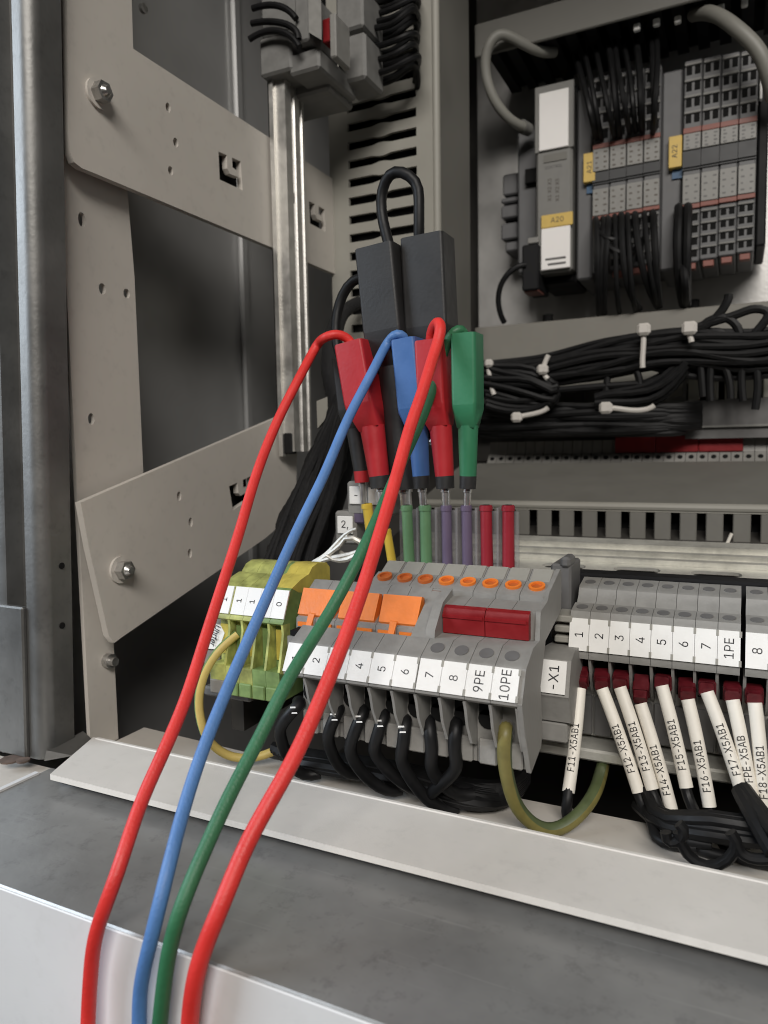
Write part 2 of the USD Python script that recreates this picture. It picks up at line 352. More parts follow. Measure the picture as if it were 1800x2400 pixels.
bp = with_holes(Polygon(pts), [hole(394, 252, XW, 1.2, 1.6), hole(412, 334, XW, 1.3, 1.6), hole(400, 400, XW, 1.3, 1.5),
     c_slot([(512, 355), (564, 378), (569, 446), (515, 421)], XW), c_slot([(724, 471), (761, 491), (763, 543), (727, 524)], XW)])
obj("plate", prism_x(bp, XW - 2.4, XW), "cream_paint", br)
bolt(226, 220, br)
def slot_shade(pts, parent):
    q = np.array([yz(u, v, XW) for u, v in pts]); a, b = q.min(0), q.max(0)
    obj("slot_shade_backing", box(XW - 9, XW - 5.5, a[0] - 4, b[0] + 4, a[1] - 4, b[1] + 4, .5), "pit_dark", parent)  # black block added behind the slot so the cutout looks shaded
slot_shade([(512, 355), (564, 378), (569, 446), (515, 421)], br); slot_shade([(724, 471), (761, 491), (763, 543), (727, 524)], br)
br2 = thing("side_bracket", "lower cream bracket plate, tilted upward towards the back, above the earth terminals", "bracket", (XW, 240, -20))
pts = [yz(u, v, XW) for u, v in [(189, 1178), (656, 976), (700, 960), (694, 1150), (672, 1212), (640, 1246), (621, 1262), (285, 1494), (268, 1507), (255, 1490), (210, 1290)]]
bp = with_holes(Polygon(pts), [hole(420, 1163, XW, 1.1, 1.7), hole(447, 1224, XW, 1.1, 1.7), hole(445, 1297, XW, 1.1, 1.7),
     c_slot([(537, 1140), (590, 1115), (588, 1168), (546, 1196)], XW)])
obj("plate", prism_x(bp, XW - 2.4, XW), "cream_paint", br2)
bolt(280, 1335, br2)
slot_shade([(537, 1140), (590, 1115), (588, 1168), (546, 1196)], br2)

# ------------------------------------------------------------------ upright aluminium rail at the end of the brackets
XR = -172.0
ya, yb = yz(678, 600, XR)[0], yz(722, 600, XR)[0]
zt, zb = yz(660, 150, XR)[1], yz(715, 1058, XR)[1]
rail = thing("aluminium_rail", "upright ribbed aluminium rail at the end of the side brackets", "rail", (XR, ya, 0))
w = yb - ya
prof = Polygon([(XR - 6, ya), (XR, ya), (XR, ya + .30 * w), (XR - 2.2, ya + .36 * w), (XR - 2.2, ya + .44 * w), (XR - .2, ya + .5 * w), (XR - .2, ya + .74 * w), (XR - 2.0, ya + .78 * w), (XR - 2.0, ya + .84 * w), (XR - .4, ya + .9 * w), (XR - .4, yb), (XR - 6, yb)])
m = trimesh.creation.extrude_polygon(prof, zt - zb, engine="earcut"); m.apply_translation((0, 0, zb)); obj("profile", m, "aluminium", rail)
y0, y1 = yz(650, 600, XR - 5)[0], yz(665, 600, XR - 5)[0]
obj("back_flange", box(XR - 7, XR - 5, y0, y1, zb - 2, zt + 2), "aluminium", rail)
obj("web", box(XR - 8.5, XR - 7.5, y1, ya, zb, zt), "pit_dark", rail)  # coloured near-black to paint the shade of the gap beside the profile
for u, v in ((676, 466), (700, 1026)):
    c = at(u, v, x=XR - 4)
    s_ = obj("screw", cat(disc(c, 2.9, X1_, 3, 16), disc(c + (2, 0, 0), 2.0, X1_, 2, 16)), "screw_steel", rail)
obj("end_clip", box(XR - 5, XR - 1, ya - 1, ya + 3.5, zb - 1, zb + 8, .5), "wire_black", rail)

# ------------------------------------------------------------------ upright slotted wiring duct
YD = 320.0
dk = thing("wiring_duct", "upright slotted grey wiring duct between the aluminium rail and the back plate", "wiring duct", (-150, YD, 60))
xl, xa, xb, xr_ = at(775, 500, y=YD)[0], at(818, 500, y=YD)[0], at(977, 400, y=YD)[0], at(1016, 400, y=YD)[0]
zt, zb = 300.0, at(850, 800, y=YD)[2]
vs = [207, 245, 289, 333, 376, 420, 462, 505, 549, 592, 635, 678, 720, 763]
ztops = [at(818, v, y=YD)[2] for v in vs]
pitch = (ztops[3] - ztops[12]) / 9
zs = [ztops[3] + pitch * k for k in range(14, 0, -1)] + [ztops[3] - pitch * k for k in range(0, 11)]
obj("side_margin", box(xl, xa, YD, YD + 1.8, zb, zt), "duct_grey", dk)
obj("side_margin", box(xb, xr_, YD, YD + 1.8, zb, zt), "duct_grey", dk)
xm = (xa + xb) / 2
zs = [z for z in zs if zb + 2 < z < zt]
sl = 3.9
edges = [zt] + [e for z in zs for e in (z, z - sl)] + [zb]
for a, b in zip(edges[::2], edges[1::2]):
    if a - b < 0.4: continue
    e = 0.75
    f = Polygon([(xa, b), (xm - 5, b), (xm - 1.2, b - e), (xm + 1.2, b - e), (xm + 5, b), (xb, b), (xb, a), (xm + 5, a), (xm + 1.2, a + e), (xm - 1.2, a + e), (xm - 5, a), (xa, a)])
    obj("finger", plate(f, (0, YD + 1.8, 0), X1_, Z1_, 1.8), "duct_grey", dk)
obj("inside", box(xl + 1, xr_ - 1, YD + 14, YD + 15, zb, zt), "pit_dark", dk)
obj("back_wall", box(xl, xl + 1.5, YD + 1.9, YD + 62, zb, zt), "duct_cover_grey", dk)
obj("cover_edge", tube([(xr_ + 1.2, YD + 1.2, zb), (xr_ + 1.2, YD + 1.2, zt)], 1.9, 12, smooth=False), "duct_grey", dk)
obj("cover", box(xr_ + .6, xr_ + 2.8, YD + 1.5, YD + 42, zb, zt), "duct_cover_grey", dk)

# ------------------------------------------------------------------ the device on the upright rail (top left)
dv = thing("rail_device", "small grey contactor block on the upright rail, cut by the top edge of the photo", "electrical device", (-150, 265, 190))
YV = 262.0
def bx(u0, v0, u1, v1, y, d, b=0.0):
    """Box whose front face at depth y fills the photograph's (u0, v0)-(u1, v1), d deep."""
    uc, vc = (u0 + u1) / 2, (v0 + v1) / 2
    return box(at(u0, vc, y=y)[0], at(u1, vc, y=y)[0], y, y + d, at(uc, v1, y=y)[2], at(uc, v0, y=y)[2], b)
obj("housing", cat(bx(607, 78, 682, 172, YV, 34, 1), bx(676, 118, 748, 168, YV + 1, 32, 1)), "device_grey", dv)
obj("housing_foot", bx(640, 170, 770, 226, YV + 14, 22, 1), "device_grey", dv)
obj("terminal_cover", bx(608, -40, 700, 82, YV + 4, 26, 1.5), "device_grey", dv)
obj("label_strip", hull([at(722, -30, y=YV - 6), at(752, -30, y=YV - 2), at(724, 76, y=YV - 6), at(754, 94, y=YV - 2), at(722, -30, y=YV + 8), at(752, -30, y=YV + 8), at(724, 76, y=YV + 8), at(754, 94, y=YV + 8)]), "io_strip", dv)
obj("block", bx(690, -30, 722, 98, YV - 2, 24, .8), "device_grey", dv)
obj("red_insert", bx(755, 42, 775, 98, YV + 4, 10, .4), "bridge_red", dv)
obj("bar", bx(772, 30, 787, 134, YV + 2, 12, .5), "io_strip", dv)
obj("rear_housing", cat(bx(786, -30, 850, 70, YV + 26, 20, 1), bx(790, 80, 856, 190, YV + 24, 18, 1.2)), "device_grey", dv)
for p_ in ([(590, 55), (650, 52), (690, 68), (700, 92)], [(585, 92), (640, 72), (680, 84), (702, 110)], [(592, 20), (640, 12), (672, 22), (694, 44)]):
    obj("lead", tube([at(u, v, y=YV - 4) for u, v in p_], 1.25), "wire_black", dv)
wb = thing("wire_bundle", "bunch of black wires pouring out of the top of the upright duct", "wire bundle", (-140, 300, 210))
for k in range(16):
    v0 = -60 + k * 15 + RNG.uniform(-4, 4); dy = RNG.uniform(-8, 6)
    pts = [at(855 + RNG.uniform(-14, 14), v0 + 45, y=330), at(880, v0 + 36, y=308 + dy), at(930, v0 + 20, y=302 + dy), at(968 + RNG.uniform(-8, 6), v0 - 2 + RNG.uniform(-8, 8), y=305 + dy), at(978 + RNG.uniform(-6, 4), v0 + 24, y=316), at(966, v0 + 34, y=336)]
    obj("wire", tube(pts, 1.25, 8), "wire_black", wb)

# ================================================================== BACK PLATE: upper duct, modules, back duct
YI = 400.0
YT = 384.0
td = thing("cable_duct", "grey cable duct across the top of the back plate, above the modules", "wiring duct", (0, YT, 200))
x0 = at(1112, 95, y=YT)[0]; ztop, zbot = at(1110, 58, y=YT)[2], at(1118, 134, y=YT)[2]
obj("cover", box(x0, 318, YT, YT + 2, zbot, ztop, .5), "duct_cover_grey", td)
obj("top_wall", box(x0 + 3, 318, YT + 2.2, YT + 64, ztop - 3, ztop - 1), "duct_cover_grey", td)
for k in range(34):
    xx = x0 + 6 + k * 10
    if xx > 310: break
    obj("finger", cat(box(xx, xx + 5.4, YT + 4, YT + 50, zbot + 1.2, zbot + 3)), "io_black", td)  # near-black colour paints the shadow on the underside of the duct
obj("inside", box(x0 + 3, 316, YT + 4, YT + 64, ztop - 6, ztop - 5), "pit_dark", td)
gl = thing("painted_glint", "little white painted glints showing under the top cable duct", "plug end", (0, YT, 190)) if False else None
for i, (u, v) in enumerate(((1492, 60), (1538, 48), (1588, 42), (1690, 14), (1745, 2))):
    obj("clip", bx(u - 8, v - 7, u + 8, v + 10, YT + 6 + i, 3, .5), "tag_white", td)  # small white blocks painted in as bright glints between the fingers

def io_thing(name, label, cat_, u, v): return thing(name, label, cat_, at(u, v, y=YI + 20))
# head module
hd = io_thing("bus_controller", "bus controller with two blank white labels and a yellow tag, left of the modules", "controller", 1300, 420)
body = bx(1256, 199, 1341, 638, YI, 48, 1.2)
obj("housing", body, "io_light_grey", hd)
obj("base", bx(1213, 300, 1259, 640, YI + 14, 34, 1), "io_grey", hd)
obj("frame", bx(1253, 195, 1345, 352, YI - .6, 2, .4), "io_light_grey", hd)
obj("label_plate", bx(1263, 212, 1332, 348, YI - 1.6, 1.2, .3), "paper_white", hd)
obj("label_plate", bx(1268, 532, 1336, 630, YI - 1.6, 1.2, .3), "paper_white", hd)
obj("yellow_tag", bx(1268, 500, 1342, 531, YI - 1.8, 1.4, .3), "tag_yellow", hd)
def txt(s, u, v, y, h, m_, parent, along=X1_, up=Z1_, **k): return obj("lettering", text(s, h, at(u, v, y=y), along, up, **k), m_, parent, smooth=False)
txt("A20", 1306, 514, YI - 1.85, 2.6, "print_brown", hd)
for k in range(2): obj("print_line", bx(1278 + 6 * k, 603 + 12 * k, 1326, 608 + 12 * k, YI - 1.75, .3), "terminal_dark_grey", hd)
obj("label_window", bx(1274, 359, 1328, 377, YI - .5, .8), "duct_cover_grey", hd)
for k in range(2):
    txt("X1 X2 X3", 1288 + 18 * k, 445, YI - .1, 1.9, "print_brown", hd, along=Z1_, up=-X1_)
txt("CONTROL", 1298, 390, YI - .1, 1.4, "terminal_dark_grey", hd)
obj("black_connector", bx(1223, 572, 1262, 680, YI - 4, 24, .8), "io_black", hd)
obj("connector_clip", bx(1236, 556, 1262, 570, YI - 2, 8, .4), "io_strip", hd)
obj("socket", bx(1230, 394, 1258, 428, YI + 10, 5, .3), "pit_dark", hd)
obj("foot", bx(1228, 676, 1262, 684, YI - 2, 12), "rail_red", hd)
obj("lower_housing", bx(1263, 640, 1346, 664, YI + 10, 36, 1), "io_black", hd)
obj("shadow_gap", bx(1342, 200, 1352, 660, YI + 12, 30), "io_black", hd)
# bus modules (the bare spacers with a yellow tag)
for (u0, u1, v0, v1, tv0, tv1, num, lab) in ((1352, 1388, 205, 655, 358, 426, "A21", "left bare bus module with yellow tag, beside the bus controller"), (1549, 1598, 165, 632, 318, 392, "A22", "right bare bus module with yellow tag, between the two groups of modules")):
    b_ = io_thing("bus_module", lab, "bus module", (u0 + u1) / 2, 400)
    obj("housing", bx(u0, v0, u1, v1, YI + 3, 45, 1), "io_grey", b_)
    tu0 = u0 + (15 if num == "A21" else 18)
    obj("yellow_tag", bx(tu0, tv0, tu0 + (28 if num == "A21" else 31), tv1, YI - 1, 4.5, .3), "tag_yellow", b_)
    obj("blue_key", bx(tu0 + 8, tv1 + 2, tu0 + 34, tv1 + 26, YI + 2, 2), "label_blue", b_)
    txt(num, tu0 + 14, (tv0 + tv1) / 2, YI - 1.05, 2.4, "print_brown", b_, along=Z1_, up=-X1_)
# terminal modules
def io_module(label, u0, u1, v, group, detail):
    """v: top, red top, strip top, groove top, groove end, strip end, red end, bottom."""
    o = io_thing("terminal_module", label, "terminal module", (u0 + u1) / 2, v[3])
    um = (u0 + u1) / 2; xa, xb = at(u0, v[3], y=YI)[0] + .12, at(u1, v[3], y=YI)[0] - .12
    Z = lambda t: at(um, t, y=YI)[2]
    zz = [Z(t) for t in v]
    obj("housing", box(xa, xb, YI, YI + 46, zz[7], zz[0], .6), "io_grey", o)
    obj("marker_strip", box(xa + .2, xb - .2, YI - 1.4, YI - .05, zz[3], zz[2], .2), "io_strip", o)
    obj("marker_strip", box(xa + .2, xb - .2, YI - 1.4, YI - .05, zz[5], zz[4] - 2.5, .2), "io_strip", o)
    obj("groove", cat(box(xa, xb, YI - .8, YI - .05, zz[4], zz[3] - .4), box(xa, xb, YI - 1.6, YI - .9, zz[4] + 1, zz[4] + 2)), "groove_grey", o)
    obj("red_edge", cat(box(xa, xb, YI - 1.2, YI - .05, zz[2] + .2, zz[1], .2)), "rail_red", o)
    obj("red_edge", cat(box(xa, xb, YI - 1.2, YI - .05, zz[6], zz[5] - .2, .2)), "rail_red", o)
    # lettering dots on the strips: short printed bars
    bars, w = [], (xb - xa)
    for r in range(4):
        for c in range(2):
            for (t, b_) in ((zz[2], zz[3]), (zz[4] - 2.5, zz[5])):
                zc = t + (b_ - t) * (r + .6) / 4.4
                bars.append(box(xa + w * (.18 + .5 * c), xa + w * (.30 + .5 * c + .08 * ((r * 3 + c) % 2)), YI - 1.48, YI - 1.35, zc, zc - .75))
    obj("print", cat(*bars), "print_brown" if detail else "terminal_dark_grey", o, kind="stuff")
    for (t, b_, key) in ((zz[0] - 1.0, zz[1] + 1, 0), (zz[6] - 1.0, zz[7] + 1.2, 1)):
        n, hs, lv = 4, [], []
        for r in range(n):
            zc = t + (b_ - t) * (r + .5) / n
            for c in range(2):
                xc = xa + w * (.28 + .46 * c)
                hs.append(box(xc - w * .155, xc + w * .155, YI - .12, YI + .5, zc - .3 * abs(b_ - t) / n, zc + .22 * abs(b_ - t) / n))
            lv.append(box(xa + .3, xb - .3, YI - .9, YI - .02, zc + .26 * abs(b_ - t) / n, zc + .42 * abs(b_ - t) / n, .2))
        obj("contact_holes", cat(*hs), "pit_dark", o, kind="stuff")
        obj("contact_bridge", cat(*lv), "io_light_grey", o)
    obj("release_tab", box(xa + 1.5, xb - 1.5, YI + 1, YI + 6, zz[7] - 3.2, zz[7] - .2, .3), "rail_red", o)
    return o
uL = np.linspace(1389, 1548, 5)
words = ["first", "second", "third", "fourth"]
for k in range(4):
    d = -.185 * (uL[k] - 1389) * 1.02
    io_module(f"{words[k]} wired terminal module from the left, under the fan of black wires", uL[k], uL[k + 1],
              [t + d for t in (178, 338, 350, 402, 432, 506, 516, 640)], "wired terminal modules", True)
uR = np.linspace(1600, 1774, 5)
for k in range(4):
    d = -.18 * (uR[k] - 1600)
    io_module(f"{words[k]} unwired terminal module from the left in the right hand group with open contact holes", uR[k], uR[k + 1],
              [t + d for t in (140, 300, 314, 352, 398, 478, 490, 614)], "open terminal modules", False)
em = io_thing("end_module", "narrow dark end plate closing the right hand group of modules", "end plate", 1785, 330)
obj("plate", bx(1776, 130, 1800, 575, YI + 2, 42, .8), "io_black", em); obj("latch", bx(1781, 165, 1787, 232, YI - 1, 3, .3), "tag_white", em)
# small grey coupling at the far left of the modules
cp = io_thing("rail_end_clamp", "small stepped grey end clamp left of the bus controller", "end clamp", 1192, 500)
for (a, b, u0) in ((407, 456, 1178), (462, 474, 1174), (480, 510, 1174), (522, 560, 1174), (566, 588, 1184)):
    obj("step", bx(u0, a, 1213, b, YI + 22, 22, .8), "io_grey", cp)
obj("core", bx(1186, 407, 1213, 590, YI + 28, 16), "io_black", cp)
# cables at the modules
gc = thing("grey_cable", "thick grey cable looping out of the top duct into the bus controller", "cable", at(1140, 150, y=YI - 14))
obj("jacket", tube([at(u, v, y=y) for u, v, y in [(1232, 302, 402), (1210, 290, 394), (1186, 271, 388), (1155, 226, 382), (1138, 160, 378), (1147, 105, 376), (1170, 82, 377), (1199, 88, 380), (1240, 110, 386), (1300, 122, 398)]], 2.6, 12), "cable_grey", gc)
obj("strain_relief", rod(at(1222, 296, y=399), at(1240, 305, y=405), 3.6, 3.2), "io_light_grey", gc)
gc = thing("grey_cable", "thick grey cable sweeping down at the right edge of the modules", "cable", at(1750, 80, y=YI - 14))
obj("jacket", tube([at(u, v, y=y) for u, v, y in [(1625, 34, 398), (1655, 30, 390), (1688, 40, 384), (1730, 70, 380), (1772, 112, 380), (1795, 158, 382), (1812, 230, 390)]], 3.3, 12), "cable_grey", gc)
bc = thing("black_cable", "thin black cable hanging from the black connector of the bus controller", "cable", at(1170, 700, y=YI - 4))
obj("jacket", tube([at(u, v, y=y) for u, v, y in [(1232, 622, 396), (1205, 630, 394), (1178, 660, 394), (1168, 705, 396), (1182, 756, 402)]], 1.5), "wire_black", bc)
fan = thing("wire_fan", "fan of black wires coming from the top duct into the first module group", "wire bundle", at(1450, 200, y=YI - 8))
for k, (a, b, c, d) in enumerate([((1345, 120), (1372, 215), (1398, 322), 0), ((1362, 100), (1385, 190), (1410, 326), 0), ((1392, 95), (1412, 190), (1440, 322), 3), ((1420, 85), (1436, 170), (1452, 318), 0), ((1440, 80), (1452, 180), (1476, 312), 4), ((1452, 70), (1478, 190), (1490, 308), 0), ((1486, 75), (1500, 180), (1505, 305), 2), ((1528, 70), (1530, 160), (1535, 300), 0), ((1535, 60), (1540, 170), (1530, 312), 3)]):
    obj("wire", tube([at(*a, y=408), at(*b, y=388 - d), at((b[0] + c[0]) / 2, (b[1] + c[1]) / 2, y=385 - d), at(*c, y=399)], 1.35 if k % 3 else 1.7, 8), "wire_black", fan)
fan = thing("wire_fan", "black wires hanging below the first module group down to the back duct", "wire bundle", at(1450, 600, y=YI - 8))
for k, (a, b, c) in enumerate([((1396, 515), (1400, 610), (1405, 738)), ((1412, 512), (1408, 615), (1412, 736)), ((1424, 512), (1420, 600), (1416, 735)), ((1440, 508), (1444, 640), (1452, 732)), ((1455, 505), (1462, 620), (1500, 724)), ((1470, 505), (1478, 640), (1490, 728)), ((1488, 502), (1500, 600), (1542, 720)), ((1510, 500), (1522, 620), (1544, 718)), ((1530, 498), (1536, 600), (1546, 718)), ((1400, 520), (1430, 560), (1480, 512)), ((1408, 540), (1450, 590), (1505, 560))]):
    obj("wire", tube([at(*a, y=399), at(a[0] + 2, a[1] + 22, y=388), at(*b, y=384), at(*c, y=402)], 1.25 if k % 2 else 1.7, 8), "wire_black", fan)
fan = thing("wire_fan", "pair of thick black wires hanging from the right bare bus module", "wire bundle", at(1600, 600, y=YI - 8))
for a, b, c in (((1590, 486), (1588, 590), (1602, 716)), ((1612, 484), (1610, 590), (1610, 714)), ((1600, 600), (1604, 650), (1606, 715))):
    obj("wire", tube([at(*a, y=399), at(a[0], a[1] + 20, y=391), at(*b, y=387), at(*c, y=402)], 2.1, 8), "wire_black", fan)

# back duct below the modules
bd = thing("cable_duct", "grey cable duct below the modules with a plain front cover", "wiring duct", (0, YI, 50))
x0 = at(1112, 800, y=YI)[0]; zt, zb = at(1115, 768, y=YI)[2], at(1115, 872, y=YI)[2]
obj("cover", box(x0, 318, YI, YI + 2, zb, zt, .6), "back_duct_grey", bd)
obj("body", box(x0 + 1.5, 317, YI + 2.2, YI + 49, zb + 1, zt - 6), "duct_cover_grey", bd)
obj("lower_wall", bx(1290, 866, 1600, 935, YI + 4, 2), "duct_grey", bd)
for u, v in ((1284, 742), (1626, 708)): 
    c = at(u, v, y=YI + 30); obj("screw", rod(c - (0, 0, 5), c + (0, 0, 1), 3), "pit_dark", bd)

# ================================================================== lower sloping plate: comb duct, rear terminals, duct, rail
YC = 392.0
cd = thing("comb_duct", "dark comb duct behind the cable bundle at the right", "wiring duct", at(1700, 930, y=YC))
x0 = at(1607, 930, y=YC)[0]
z1, z2, z3 = at(1650, 880, y=YC)[2], at(1650, 938, y=YC)[2], at(1650, 1028, y=YC)[2]
for k in range(13): obj("finger", box(x0 + 1 + k * 8.2, x0 + 6.4 + k * 8.2, YC, YC + 1.5, z2, z1, .4), "duct_grey", cd)
obj("wall", box(x0, x0 + 110, YC, YC + 1.5, z3, z2), "terminal_dark_grey", cd)
obj("ledge", box(x0, x0 + 110, YC - 2, YC - .1, (z2 + z3) / 2 - 4, (z2 + z3) / 2 - 3), "io_light_grey", cd)
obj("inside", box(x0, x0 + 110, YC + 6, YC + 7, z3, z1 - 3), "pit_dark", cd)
rb = thing("relay_housing", "small dark grey relay housing half hidden under the cable bundle", "relay", at(1370, 950, y=YC))
obj("housing", bx(1308, 905, 1442, 950, YC, 10, .6), "duct_cover_grey", rb)
obj("ledge", bx(1296, 944, 1446, 951, YC - 5, 4.8, .4), "io_light_grey", rb)
obj("lower_housing", bx(1290, 952, 1450, 1000, YC - 3, 12, .6), "io_black", rb)
for k in range(3): obj("rib", bx(1322 + 22 * k, 915, 1326 + 22 * k, 940, YC - .8, .7), "terminal_dark_grey", rb)

YR = 394.0                      # rear terminals, a row of 36 slim ones
xs0, zh = at(1141, 1075, y=YR)[0], at(1400, 1073, y=YR)[2]
zt = at(1400, 1032, y=YR + 8)[2]; zb = at(1400, 1090, y=YR)[2]
wt = 5.15
def rear_terminal(x):
    o = thing("rear_terminal", "slim grey terminal in the long back row behind the lower duct", "terminal", (x, YR, zb), "slim terminals in the back row")
    prof = Polygon([(YR, zb - 5), (YR, zh - 2.1), (YR + 3.5, zh + 2.0), (YR + 5, zh + 2.3), (YR + 6.5, zt), (YR + 24, zt), (YR + 24, zb - 5)])
    obj("housing", prism_x(prof, x + .12, x + wt - .12), "terminal_grey", o)
    n_ = np.array([0, -4.1, 3.5]) / 5.4; c = np.array([x + wt / 2, YR + 1.75, zh - .05])
    obj("ledge", box(x + .1, x + wt - .1, YR - .6, YR - .02, zh - 4.2, zh - 2.3), "duct_cover_grey", o)
    obj("screw_hole", disc(c + n_ * .05, 1.25, n_, .3, 10), "pit_dark", o)
    return o
rt = rear_terminal(xs0)
for k in range(1, 36): copy(rt, (wt * k, 0, 0), "slim grey terminal in the long back row behind the lower duct")
rbz = thing("bridge_bar", "long dark red bridge bar pushed into the back row of terminals", "jumper bar", at(1590, 1045, y=YR))
xa, xb = at(1442, 1045, y=YR + 5)[0], at(1742, 1040, y=YR + 5)[0]
for k in range(3): obj("segment", box(xa + (xb - xa) * k / 3 + .1, xa + (xb - xa) * (k + 1) / 3 - .1, YR + 3.2, YR + 5.8, zh + 2.4, zt + 1.4, .4), "bridge_red", rbz)

# lower slotted duct on the sloping plate
ld = thing("wiring_duct", "long slotted grey wiring duct lying in front of the back row of terminals", "wiring duct", (0, 330, -24))
xl = at(985, 1150, y=327)[0]
zf = at(1104, 1173, y=328)[2]; pb = at(1118, 1086, y=388)
n_ = np.array([0, pb[1] - 328, pb[2] - zf]); L = np.linalg.norm(n_); n_ /= L; up_ = np.cross(X1_, n_)
obj("cover", plate(sbox(xl, 0, 316, L), np.array([0, 328, zf]) - up_ * 2, X1_, n_, 2.0), "duct_cover_grey", ld)
obj("cover_lip", tube([(xl, 328, zf - 1.6), (316, 328, zf - 1.6)], 1.9, 10, smooth=False), "duct_grey", ld)
z1, z2 = at(1250, 1194, y=328)[2], at(1250, 1268, y=328)[2]
obj("top_margin", box(xl, 316, 327, 328.6, z1, zf - 3.2), "duct_grey", ld)
xg = at(1249, 1230, y=327)[0]; pitch, gap = 10.05, 3.5
k0 = int((xl - xg) // pitch)
for k in range(k0, 32):
    a = xg + k * pitch + gap / 2; b = a + pitch - gap
    if a > 314: break
    obj("finger", box(max(a, xl), b, 327, 328.6, z2 - 6, z1 - .05, .4), "duct_cover_grey", ld)
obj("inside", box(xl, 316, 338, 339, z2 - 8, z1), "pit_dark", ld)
obj("back_side", box(xl, 316, 384, 385.5, z2 - 8, pb[2] - 2.2), "duct_cover_grey", ld)
bits = thing("wire_end", "short pale wire end sticking out of a slot of the lower duct", "wire", at(1708, 1255, y=326))
obj("tip", rod(at(1704, 1275, y=325.5), at(1715, 1250, y=325.5), .7), "sleeve_white", bits)

# punched zinc rail
rz = thing("mounting_rail", "punched zinc mounting rail running behind the numbered terminals", "rail", (0, 268, -40))
pf, pk = np.array([0, 251.0, at(1250, 1350, y=251)[2]]), np.array([0, 286.0, at(1250, 1269, y=286)[2]])
e = pk - pf; W = np.linalg.norm(e); e /= W; nn = np.cross(X1_, e)
x0, x1 = at(1112, 1290, y=268)[0] - 30, 316
sheet = sbox(x0, 0, x1, W)
k = 0
while x0 + 8 + k * 25 < x1 - 20:
    a = x0 + 8 + k * 25; sheet = sheet.difference(Polygon([(a + 2.5 + 2.5 * math.cos(t), 11.2 + 2.3 * math.sin(t)) for t in np.linspace(math.pi / 2, 1.5 * math.pi, 6)] + [(a + 13 + 2.5 * math.cos(t), 11.2 + 2.3 * math.sin(t)) for t in np.linspace(-math.pi / 2, math.pi / 2, 6)])); k += 1
obj("web", plate(sheet, pf - nn * 1.2, X1_, e, 1.2), "rail_zinc", rz)
obj("rear_flange", plate(sbox(x0, W - 6, x1, W), pf + nn * .05, X1_, e, 2.4), "rail_zinc", rz)
obj("rib", plate(sbox(x0, W - 13.5, x1, W - 11.5), pf + nn * .05, X1_, e, 2.2), "rail_zinc", rz)
obj("rib", plate(sbox(x0, 16.5, x1, 18.5), pf + nn * .05, X1_, e, 1.8), "rail_zinc", rz)
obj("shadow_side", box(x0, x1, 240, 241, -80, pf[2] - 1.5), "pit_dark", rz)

# ------------------------------------------------------------------ tied cable bundle in front of the back duct
YB = 372.0
cb = thing("cable_bundle", "thick bundle of black wires held by white cable ties, across the middle right", "cable bundle", at(1450, 840, y=YB))
def strands(cl, hw, n, y, r, parent, dep=7.0):
    """n wires following a centre line of (u, v) with half height hw (in the photograph) spread over a depth."""
    for k in range(n):
        a = 2 * math.pi * k / n * 2.4; rr = math.sqrt((k + .5) / n)
        ph = RNG.uniform(0, 6)
        pts = [at(u, v + h * rr * math.sin(a + .25 * math.sin(ph + i)), y=y - dep * rr * math.cos(a + .25 * math.sin(ph + i))) for i, ((u, v), h) in enumerate(zip(cl, hw))]
        obj("wire", tube(pts, r, 7, step=5), "wire_black", parent)
strands([(1120, 890), (1180, 880), (1270, 868), (1360, 850), (1440, 834), (1510, 822), (1600, 812), (1700, 818), (1830, 812)], [38, 38, 36, 42, 46, 44, 44, 48, 50], 44, YB, 1.6, cb)
strands([(1480, 842), (1560, 850), (1640, 862), (1720, 862), (1830, 856)], [14, 22, 24, 26, 28], 10, YB + 4, 1.5, cb)
strands([(1130, 880), (1190, 894), (1250, 905), (1296, 920), (1308, 912)], [40, 44, 46, 26, 12], 24, YB - 6, 1.5, cb)
strands([(1140, 940), (1200, 950), (1260, 945), (1305, 920)], [26, 26, 24, 14], 14, YB - 4, 1.6, cb)
strands([(1395, 940), (1450, 930), (1530, 915), (1580, 880), (1610, 850)], [16, 24, 30, 28, 20], 22, YB + 2, 1.6, cb)
for p_ in ([(1425, 855), (1422, 900), (1418, 945)], [(1475, 845), (1492, 870), (1500, 905)], [(1300, 915), (1380, 908), (1500, 900)], [(1640, 835), (1644, 880), (1648, 930)], [(1668, 840), (1664, 890), (1666, 940)], [(1690, 845), (1706, 880), (1712, 935)], [(1742, 840), (1738, 890), (1742, 940)], [(1770, 845), (1776, 890), (1770, 960)]):
    obj("wire", tube([at(u, v, y=YB - 2) for u, v in p_], 1.7, 8), "wire_black", cb)
for p_ in ([(1610, 772), (1660, 760), (1700, 715), (1708, 690)], [(1615, 775), (1680, 752), (1730, 736), (1770, 724), (1800, 735), (1775, 775), (1765, 800)], [(1625, 790), (1680, 745), (1715, 752), (1735, 790)], [(1650, 795), (1665, 780), (1690, 780), (1700, 800)]):
    obj("wire", tube([at(u, v, y=YB - 3) for u, v in p_], 1.9, 8), "wire_black", cb)
sk = thing("wire_run", "added black wires filling the dark shadow below the tied bundle", "wire bundle", at(1350, 1000, y=YB + 4))  # wires added to fill the dark shadow mass under the bundle
for k in range(26):
    v0 = 954 + 2.5 * k + RNG.uniform(-2, 2)
    obj("wire", tube([at(1100 + 30 * RNG.random(), v0 + 2, y=YB + 10), at(1250, v0 + RNG.uniform(-5, 5), y=YB + RNG.uniform(0, 8)), at(1420, v0 - 3 + RNG.uniform(-5, 5), y=YB + RNG.uniform(0, 8)), at(1560, v0 - 4 + RNG.uniform(-5, 5), y=YB + 4), at(1640 if v0 < 1004 else 1605, v0 - 6, y=YB + 14)], 1.7, 7, step=6), "wire_black", sk)
